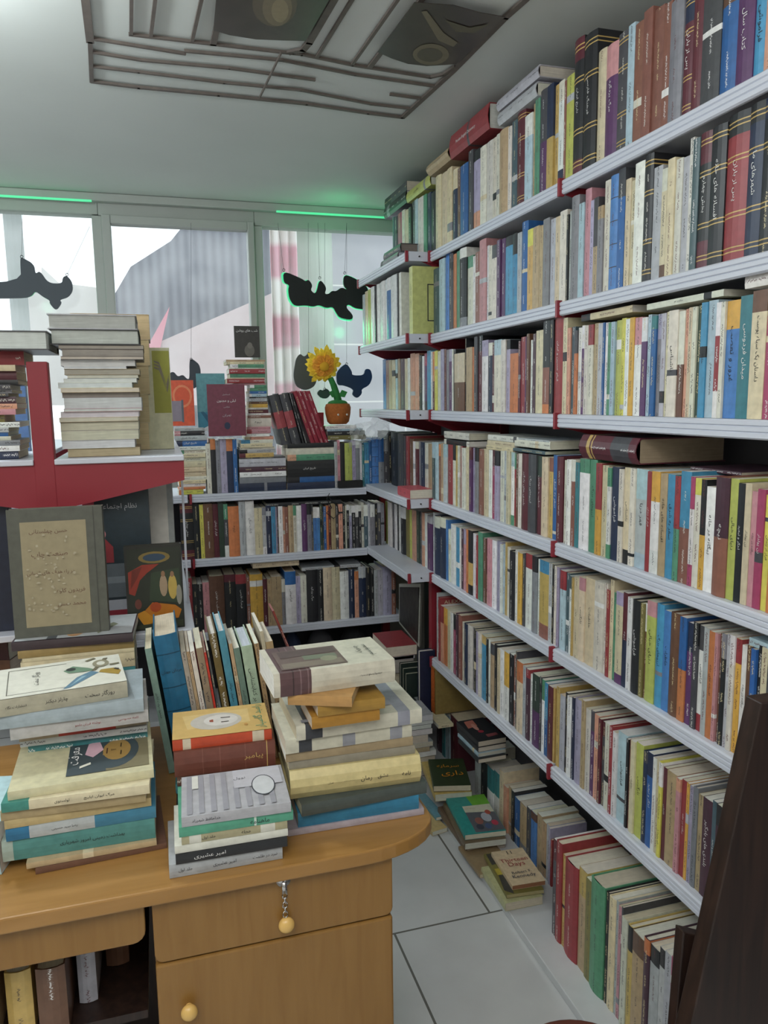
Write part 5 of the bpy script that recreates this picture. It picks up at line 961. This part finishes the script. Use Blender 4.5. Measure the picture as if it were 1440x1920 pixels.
V(682, 706, 690, 'R', 'thin scarlet spined book among the leaning books', hard=False, exact=srgb('c43a2c'), curve=.03)
V(708, 728, 672, 'D', 'thin charcoal book beside the scarlet spine', hard=False, curve=.03)
V(730, 802, 527, 'j', 'olive brown hardback standing left of the light blue hardback', exact=srgb('6a5a34'), curve=.05, pagec=(.62, .6, .56))
V(806, 880, 502, 'a', 'light blue hardback with black title standing on the desk', exact=srgb('4c8ba0'), text='حقوق جوانان', tc='K', curve=.05, pagec=(.6, .58, .55))
V(905, 942, 612, 'T', 'tan slim book right of the light blue hardback', hard=False, curve=.03)
V(946, 1008, 655, 'q', 'green grey book with cracked spine standing on the desk', exact=srgb('6d8478'), hard=False, text='خاک و خاکستر', tc='K', curve=.03)
V(1016, 1128, 638, 'a', 'pale green spined book with blue and ochre foot standing on the desk', exact=srgb('a9bda6'), text='مقدمه ای بر کتابشناسی', tc='K', curve=.03, bands=[(0, .2, srgb('a3803c')), (.2, .3, srgb('3f6fa0')), (.3, .37, srgb('6a6fa8'))], pagec=(.6, .64, .72))
V(1135, 1182, 612, 'T', 'beige book leaning near the right end of the upright desk row', hard=False, exact=srgb('a68a66'), curve=.03)
V(1185, 1222, 500, 'C', 'pale cream wedge shaped book near the right end of the upright desk row', hard=False, exact=srgb('b5ab94'), curve=.03)
V(1226, 1300, 598, 'C', 'cream topped tan book at the right end of the upright desk row', hard=False, exact=srgb('a8906c'), curve=.03)
vbook(240+1300/4.8, 1080+318/4.8, 240+1318/4.8, 1.70, ZT+.002, .07, 20, 'R', 'thin tall book with red cover leaning at the right of the desk row', exact=srgb('8e4238'), curve=.03)
# ================================================================ floor books by the right wall
def lay(FL, FR, BL, zt, th, code, label, spine='left', hard=False, z0=None, **k):
    a, b, c = onZ(*FL, zt), onZ(*FR, zt), onZ(*BL, zt); fx = (b-a); dp = (c-a); L1 = fx.length; ux = fx.normalized(); uy = Vector((-ux.y, ux.x, 0)); L2 = dp.dot(uy)
    zb = zt-th
    if spine == 'left':  # spine runs along the left edge; depth goes to the right
        O = Vector((a.x, a.y, zb)); return mkbook(O, (0, 0, 1), ux, uy, th, L1, L2, code, hard=hard, label=label, noink=True, **k), L2, L1, th
    O = Vector((b.x, b.y, zb)); return mkbook(O, (0, 0, 1), uy, -ux, th, L2, L1, code, hard=hard, label=label, noink=True, **k), L1, L2, th
def art2(item, polys):      # u across from the spine, v from near edge to far edge
    r, L_, dep, th = item; return decal(r, [([(u_*dep, v*L_) for u_, v in pts], srgb(c) if isinstance(c, str) else c) for pts, c in polys], 'hi', th)
def txt2(item, s, u_, v, w, h, c):
    r, L_, dep, th = item; return lettering(s, (th+.0018, u_*dep, v*L_), (0, 1, 0), (0, 0, 1), w*dep, h*L_, c, r, 'title_lettering', 0)
FB = 'books lying on the floor beside the wall rack'
zf = FLOOR
lay((811, 1560), (839, 1551), (783, 1488), zf+.017, .016, 'C', 'yellowed paperback flat on the tiles, left of the green orange-lettered book', exact=srgb('c9b27e'), group=FB)
lay((818, 1533), (835, 1529), (787, 1478), zf+.030, .012, 'a', 'pale blue booklet lying on the yellowed paperback on the tiles', exact=srgb('6f9fb0'), group=FB)
zg = -1.415
for i, (dz, c, lab) in enumerate(((.0, 'T', 'worn tan book, lowest under the green orange-lettered book'), (.028, 'B', 'brown book, second under the green orange-lettered book'), (.056, 'g', 'ochre paged book directly under the green orange-lettered book'))):
    lay((822+i*-3, 1490), (885, 1484), (795, 1428), ZB+.0285+dz, .027, c, lab, group=FB)
it = lay((813, 1474), (883, 1472), (792, 1424), ZB+.108, .022, 'H', 'dark green book with orange Persian title lying on a floor pile', exact=srgb('2f3d26'), group=FB)
txt2(it, 'سرمایه', .5, .70, .62, .22, 'Y'); txt2(it, 'داری', .58, .42, .6, .2, 'Y')
for ch in it[0].children:
    if ch.name.startswith('title'): ch.data.materials[0] = mat('orange_ink', 'd98a1e', .5)
lay((876, 1590), (948, 1576), (826, 1512), ZB+.024, .024, 'B', 'thick worn brown book under the teal illustrated one on the floor', exact=srgb('6b5847'), group=FB)
lay((872, 1582), (949, 1572), (824, 1506), ZB+.047, .022, 'T', 'tan paged book directly under the teal illustrated one', exact=srgb('6f5f4a'), group=FB)
it = lay((872, 1566), (949, 1557), (824, 1498), ZB+.066, .018, 'Q', 'teal and green textbook with photo collage cover lying near the floor pile', exact=srgb('2f8f8a'), group=FB)
art2(it, [([(.55, .72), (1, .72), (1, 1), (.5, 1)], '6fae3c'), ([(.28, .03), (.99, .03), (.99, .72), (.28, .72)], 'c9c6b2'), ([(.28, .03), (.99, .03), (.99, .5), (.28, .55)], '5c5e66'), (ell(.72, .38, .12, .12), 'a8adb8'), (ell(.85, .22, .08, .07), 'b03a50'), (ell(.5, .3, .1, .09), '8a5a52'), (ell(.45, .15, .09, .07), '3c3f4c'), (ell(.65, .15, .08, .07), '4a5a80'), (ell(.82, .5, .07, .06), 'b0584a')])
txt2(it, 'شهرهای ایران', .45, .64, .3, .05, 'T')
lay((900, 1640), (965, 1625), (868, 1585), ZB+.014, .013, 'T', 'flat tan book between the teal textbook and the kennedy paperback', exact=srgb('8f7a5c'), group=FB)
it = lay((948, 1694), (1018, 1680), (902, 1626), ZB+.027, .026, 'F', 'pale yellow green thick book at the bottom of the nearest floor pile', exact=srgb('b5b58a'), group=FB, pagec=(.66, .62, .48))
it = lay((950, 1678), (1020, 1668), (900, 1602), ZB+.040, .012, 'j', 'olive and charcoal patterned cover under the red and cream paperback', exact=srgb('77703c'), group=FB, pagec=(.45, .38, .2))
art2(it, [([(.0, .1), (.2, .0), (.3, .5), (.1, .6)], '3c3a36'), ([(.05, .7), (.4, .75), (.4, .98), (.05, .98)], '3c3a36'), ([(.05, .45), (.25, .45), (.25, .6), (.05, .6)], 'b0a03c')])
it = lay((961, 1661), (1023, 1651), (913, 1599), ZB+.055, .014, 'C', 'cream paperback with bold red English title lying on the nearest floor pile', exact=srgb('cdb898'), group=FB, pagec=(.36, .16, .08))
txt2(it, 'Thirteen', .5, .68, .85, .15, 'R'); txt2(it, 'Days', .5, .54, .5, .15, 'R'); txt2(it, 'Robert F.', .5, .32, .6, .11, 'N'); txt2(it, 'Kennedy', .5, .20, .7, .11, 'N'); txt2(it, '11', .5, .90, .14, .13, 'K')
# upright books at the far foot of the rack, lying pile above
FC = (740, 1280, 4.363)
row('X', 1.10, ZB, FC, 'far end of the plinth row', 'books on the board along the floor', 335, '385:XD:262 408:Q:262 428:a:262 448:a:268 512:M:285', zmin=.12, zmax=.30)
zk = ZB+.235
for i, (c, th, lab, px_) in enumerate((('K', .016, 'black spined book, lowest of the pile under the sixth shelf', None), ('a', .014, 'mint spined book in the pile under the sixth shelf', None), ('K', .018, 'black book with grey lettering in the pile under the sixth shelf', None), ('K', .020, 'black book with a red and pale photo cover topping the pile under the sixth shelf', None))):
    it = lay((897-i*0, 1424-i*11), (949, 1415-i*11), (856, 1386-i*11), zk+th, th-.0005, c, lab, group='books piled under the sixth shelf'); zk += th
art2(it, [([(.12, .6), (.5, .66), (.55, .95), (.2, .92)], 'b06a5c'), (ell(.38, .62, .08, .16), 'c08a7c'), (ell(.42, .40, .10, .06), 'a03040'), ([(.45, .12), (.85, .15), (.85, .26), (.45, .24)], '8a4a4c')])
standY(2.80, 817, 1340, 905, 1254, .045, 'g', 'ochre mottled book with orange patterned spine standing below the sixth shelf', exact=srgb('8f7a48'), spine='L', hard=True)
ob = BOOKS[-1]['root']; MB().box((.004, -.0045, .003), (.041, -.0035, ob['h']-.003)).build('spine_strip', mat('orange_spine_pattern', 'b5591e', .5, noise=.35, scale=120), ob)
lieY(2.70, 822, 1347, 1341, 850, .13, 'C', 'cream book lying flat beneath the ochre mottled book', z=onY(817, 1340, 2.80).z-.014)
# clutter in the corner beyond the desk
FD = (640, 1120, 5.645)
z = FLOOR+.002; YC = 2.72
n0 = onY(780, 1421, YC).z
for i in range(4):
    lieF(YC+.02, 762, 1421, 1411, 812, .15, 'DSBK'[i], 'hidden book low in the floor pile in the far corner', z=z+(n0-z)/4*i)
    BOOKS[-1]['t'] = (n0-z)/4
# replace the four fillers by full-height ones
for i in range(4):
    b = BOOKS.pop(); r_ = b['root']
    for ch in list(r_.children): bpy.data.objects.remove(ch)
    bpy.data.objects.remove(r_)
for i in range(4):
    th = (n0-z)/4; mkbook(onY(762, 1421, YC+.02)*0+Vector((onY(762, 1421, YC).x, YC+.16, z+th*i)), (0, 0, 1), (0, -1, 0), (1, 0, 0), th-.001, .15, .125, 'DSBK'[i], group='far corner floor pile'); BOOKS[-1].update(phrase='base of the far corner floor pile', i=i, pile=4)
z = n0
for i, (yb, yt, xl, xr_, c, pc) in enumerate(((1421, 1412, 790, 818, 'W', 'w'), (1412, 1403, 780, 806, 'B', 't'), (1403, 1394, 775, 812, 'S', 'c'), (1394, 1380, 772, 803, 'I', 'c'), (1380, 1369, 770, 811, 'K', 'w'), (1369, 1361, 768, 809, 'D', 'w'), (1361, 1354, 768, 812, 'G', 'w'), (1354, 1343, 768, 812, 'S', 'w'))):
    r, z = lieF(YC, xl-8, yb, yt, xr_, .15, c, z=z, pagec=pg[pc]); BOOKS[-1].update(phrase='far corner floor pile behind the desk books', i=i, pile=8); r['group'] = 'far corner floor pile'
standY(2.88, 788, 1345, 816, 1222, .03, 'N', 'navy book standing tilted in the far corner beside the ochre one', exact=srgb('252a45'), rot=.0, z=None)
lieF(3.05, 712, 1266, 1236, 776, .16, 'N', 'dark blue wrapped bundle of books beneath the red one in the far corner', pagec=pg['d'])
r, zq = lieF(3.05, 722, 1240, 1232, 778, .20, 'L', 'lilac thin book under the red orange one in the far corner', z=onY(722, 1240, 3.05).z, pagec=pg['w'])
r, zq = lieF(3.04, 725, 1232, 1213, 782, .22, 'R', 'red orange thick book with cream pages lying in the far corner', z=zq, pagec=pg['c']); 
r['group'] = 'books lying in the far corner'
# dark green framed covers stacked
zb_ = onY(750, 1300, 3.0).z
for i in range(3): standY(3.0-.03*i, 752+i*5, 1300, 792, 1245+i*5, .02, 'H', ('dark green book with pale edge, rear of three standing in the far corner', 'dark green book with pale edge, middle of three standing in the far corner', 'dark green book with pale edge, front of three standing in the far corner')[i], exact=srgb('26332f'), z=zb_)
for k in range(5): lieF(3.02, 745, 1340, 1332, 800, .17, 'KDBNK'[k], z=FLOOR+.002+k*.01); b = BOOKS[-1]; b.update(phrase='base', i=k, pile=5); b['drop'] = True
for b in [b for b in BOOKS if b.get('drop')]:
    for ch in list(b['root'].children): bpy.data.objects.remove(ch)
    bpy.data.objects.remove(b['root'])
BOOKS[:] = [b for b in BOOKS if not b.get('drop')]
def stackbox(x0, x1_, y0_, y1_, z0_, z1_, cols, where):
    n_ = len(cols); th = (z1_-z0_)/n_
    for i, c in enumerate(cols):
        mkbook(Vector((x0+random.uniform(0, .01), y1_, z0_+th*i)), (0, 0, 1), (0, -1, 0), (1, 0, 0), th-.001, y1_-y0_, x1_-x0-.01, c, group='books piled in the far corner'); BOOKS[-1].update(phrase=where, i=i, pile=n_)
e0 = onY(752, 1300, 2.92)
stackbox(e0.x-.02, e0.x+.075, 2.90, 3.06, FLOOR+.002, zb_-.001, 'KNDBK', 'hidden pile under the dark green books, far corner')
e0 = onY(712, 1266, 3.05)
stackbox(e0.x, e0.x+.13, 3.06, 3.24, FLOOR+.002, e0.z-.001, 'DBKN', 'low pile under the blue bundle, far corner')
# items on the base board under the window rack
lieF(3.30, 560, 1236, 1222, 640, .18, 'K', 'black folder lying on the low board under the window rack')
for b in (BOOKS[-1],): b['root'].location.z = -1.458
for i, (xl, xr_, c, lab) in enumerate(((540, 575, 'N', 'navy bundle on the low board under the window rack'), (580, 640, 'D', 'dark grey lumpy bundle on the low board under the window rack'), (645, 700, 'K', 'black bundle on the low board beside the dark grey one'))):
    a_ = onY(xl, 1240, 3.58); b_ = onY(xr_, 1240, 3.58)
    o = smooth(sph((0, 0, 0), 1, 18).build('cloth_bundle', mat('bundle_'+PAL[c][0].replace(' ', '_'), RGB[c], .9, bump=.5, scale=14))); o.scale = ((b_.x-a_.x)/2, .12, .16); o.location = ((a_.x+b_.x)/2, 3.68, -1.30)
    tag(o, lab, 'bundle')
fp = empty('framed_print', onY(765, 1215, 3.2), 'dark patterned framed print leaning in the corner below the shelves', 'picture')
a_, b_, c_, d_ = [onY(x, y, Y) for x, y, Y in ((748, 1168, 3.40), (786, 1214, 3.00), (789, 1095, 3.00), (748, 1095, 3.40))]
o = MB().prism([a_, b_, c_, d_], (.012, .012, 0)).build('frame', mat('pale_frame', 'a9a9a0', .5), fp); wfix(o)
n_ = Vector((-.004, -.004, 0)); cc = (a_+b_+c_+d_)/4
o = MB().prism([cc+(v-cc)*.88+n_ for v in (a_, b_, c_, d_)], (.002, .002, 0)).build('print', mat('dark_print', '2b2926', .5, noise=.8, scale=30), fp); wfix(o)
# ================================================================ dark furniture at the right edge
dw = empty('dark_wooden_cabinet', onY(1400, 1900, .85), 'dark brown wooden panelled furniture cut by the right picture edge', 'furniture')
def wp(pts, Y, dy, name, m=M_DARK):
    P = [onY(x, y, Y) for x, y in pts]; o = MB().prism(P, (0, dy, 0)).build(name, m, dw, bevel=.002); wfix(o)
wp([(1428, 1318), (1560, 1300), (1560, 2900), (1250, 2900), (1262, 2050), (1298, 1915)], .825, .03, 'slanted_panel')
wp([(1282, 1748), (1380, 1772), (1380, 2600), (1245, 2600), (1262, 1990)], .87, .02, 'lower_panel')
sp = onZ(1030, 1914, -1.08)
st = empty('round_stool', (sp.x, sp.y-.12, FLOOR), 'reddish brown round stool, only its rim showing at the bottom edge', 'stool')
cyl = lambda r, z0_, z1_: MB().tube([(0, 0, z0_), (0, 0, z1_)], r, 40)
smooth_ = cyl(.12, .42, .45).build('seat', mat('red_brown_seat', '5a2c20', .4), st, bevel=.004)
for k in range(4):
    a = math.pi/4+k*math.pi/2; MB().tube([(.09*math.cos(a), .09*math.sin(a), .42), (.11*math.cos(a), .11*math.sin(a), 0)], .011, 10).build('leg', M_DARK, st)
# ================================================================ labels for every book
ONE = ['first', 'second', 'third', 'fourth', 'fifth', 'sixth', 'seventh', 'eighth', 'ninth', 'tenth', 'eleventh', 'twelfth', 'thirteenth', 'fourteenth', 'fifteenth', 'sixteenth', 'seventeenth', 'eighteenth', 'nineteenth', 'twentieth']
def ordw(i):
    if i < 20: return ONE[i]
    t_, u_ = divmod(i+1, 10); T_ = {2: 'twenty', 3: 'thirty', 4: 'forty', 5: 'fifty'}[t_]
    return (T_[:-1]+'ieth') if u_ == 0 else T_+'-'+ONE[u_-1]
def colname(b): return PAL[[c for c in b['code'] if c in PAL][0]][0]
def desc(b, det=True):
    L_ = [c for c in b['code'] if c in PAL]; s = []
    if b['t'] < .0085: s.append('thin')
    elif b['t'] > .032: s.append('thick')
    if b['h'] > .25: s.append('tall')
    s.append(colname(b)); s.append('hardback' if b['hard'] else 'paperback'); d = ''
    if det:
        if '*' in b['code']: d = 'with gold bands'
        elif '=' in b['code']: d = 'with dark bands'
        elif len(L_) > 1 and '2' not in b['code']: d = 'with %s top' % PAL[L_[1]][0]
        elif len(L_) > 1: d = 'with %s upper half' % PAL[L_[1]][0]
    return ' '.join(s)+(' '+d if d else '')
groups = {}
for b in BOOKS:
    if b['root'].get('label') is None or b['root'].get('label') == '': groups.setdefault(b.get('phrase', 'room'), []).append(b)
allrow = {}
for b in BOOKS:
    if 'phrase' in b: allrow.setdefault(b['phrase'], []).append(b)
seen = {}
for ph, bs in allrow.items():
    n_ = len(bs)
    for k, b in enumerate(bs):
        if b['root'].get('label'): continue
        if 'pile' in b:
            nth = b['i']
            lb = '%s, %s from bottom, %s' % (desc(b), ordw(k), ph); b['root']['label'] = lb if len(lb.split()) <= 16 else '%s, %s from bottom, %s' % (desc(b, False), ordw(k), ph)
        else:
            l = colname(bs[k-1]) if k else None; r_ = colname(bs[k+1]) if k+1 < n_ else None
            nb = 'between %s and %s ones' % (l, r_) if l and r_ and l != r_ else ('between two %s ones' % l if l and r_ else 'beside the %s one at the end' % (l or r_))
            c1 = '%s %s, %s' % (desc(b), nb, ph)
            if len(c1.split()) > 16: c1 = '%s %s, %s' % (desc(b, False), nb, ph)
            b['c1'] = c1; b['c2'] = '%s, %s from left, %s' % (desc(b), ordw(k), ph); b['c3'] = '%s, %s from left, %s' % (desc(b, False), ordw(k), ph)
            seen.setdefault(c1, []).append(b)
for c1, bs in seen.items():
    if len(bs) == 1 and len(c1.split()) <= 16: bs[0]['root']['label'] = c1
    else:
        for b in bs: b['root']['label'] = b['c2'] if len(b['c2'].split()) <= 16 else b['c3']
for b in BOOKS:
    if not b['root'].get('label'): b['root']['label'] = desc(b)
lab = {}
for b in BOOKS: lab.setdefault(b['root']['label'], []).append(b)
for k, v in lab.items():
    if len(v) > 1: print('DUPLABEL', len(v), k)
    if len(k.split()) > 16 or len(k.split()) < 4: print('LEN', k)
# kinds with more than 300 in view: the smallest seen go into one counted-by-nobody object
def merge_small():
    kinds = {}
    for b in BOOKS:
        b['kind_name'] = b['root'].name.split('.')[0]; dist = max(.5, b['root'].matrix_basis.translation.length)
        b['area'] = b['t']*b['h']/dist**2*(.01 if b.get('low') or 'base' in str(b.get('phrase', '')) or 'hidden' in str(b.get('phrase', '')) else 1)*(.45 if 'top' not in str(b.get('phrase')) and b['root'].matrix_basis.translation.y > 3.4 else 1)
        if 'phrase' not in b: b['area'] *= 20
        kinds.setdefault(b['kind_name'], []).append(b)
    for kn, bs in kinds.items():
        if len(bs) <= 298: continue
        bs.sort(key=lambda b: -b['area']); rest = bs[298:]
        for part, m_ in (('cover', M_COVER), ('page_block', M_PAGES)):
            bm = bmesh.new()
            for b in rest:
                for ch in b['root'].children:
                    if ch.name.startswith(part): 
                        me = ch.data; me.transform(b['root'].matrix_basis); bm.from_mesh(me)
            me = bpy.data.meshes.new(part); bm.to_mesh(me); bm.free(); me.materials.append(m_)
            if part == 'cover': root_ = link(bpy.data.objects.new(kn+'s', me)); tag(root_, 'small far %ss filling gaps between the counted ones on the shelves' % kn.replace('_', ' '), 'book', kind='stuff')
            else: link(bpy.data.objects.new(part, me), root_)
        for b in rest:
            for ch in list(b['root'].children): bpy.data.objects.remove(ch)
            bpy.data.objects.remove(b['root']); BOOKS.remove(b)
        print('MERGED', kn, len(rest))
print('BOOKS', len(BOOKS), 'hard', sum(b['hard'] for b in BOOKS))

merge_small()
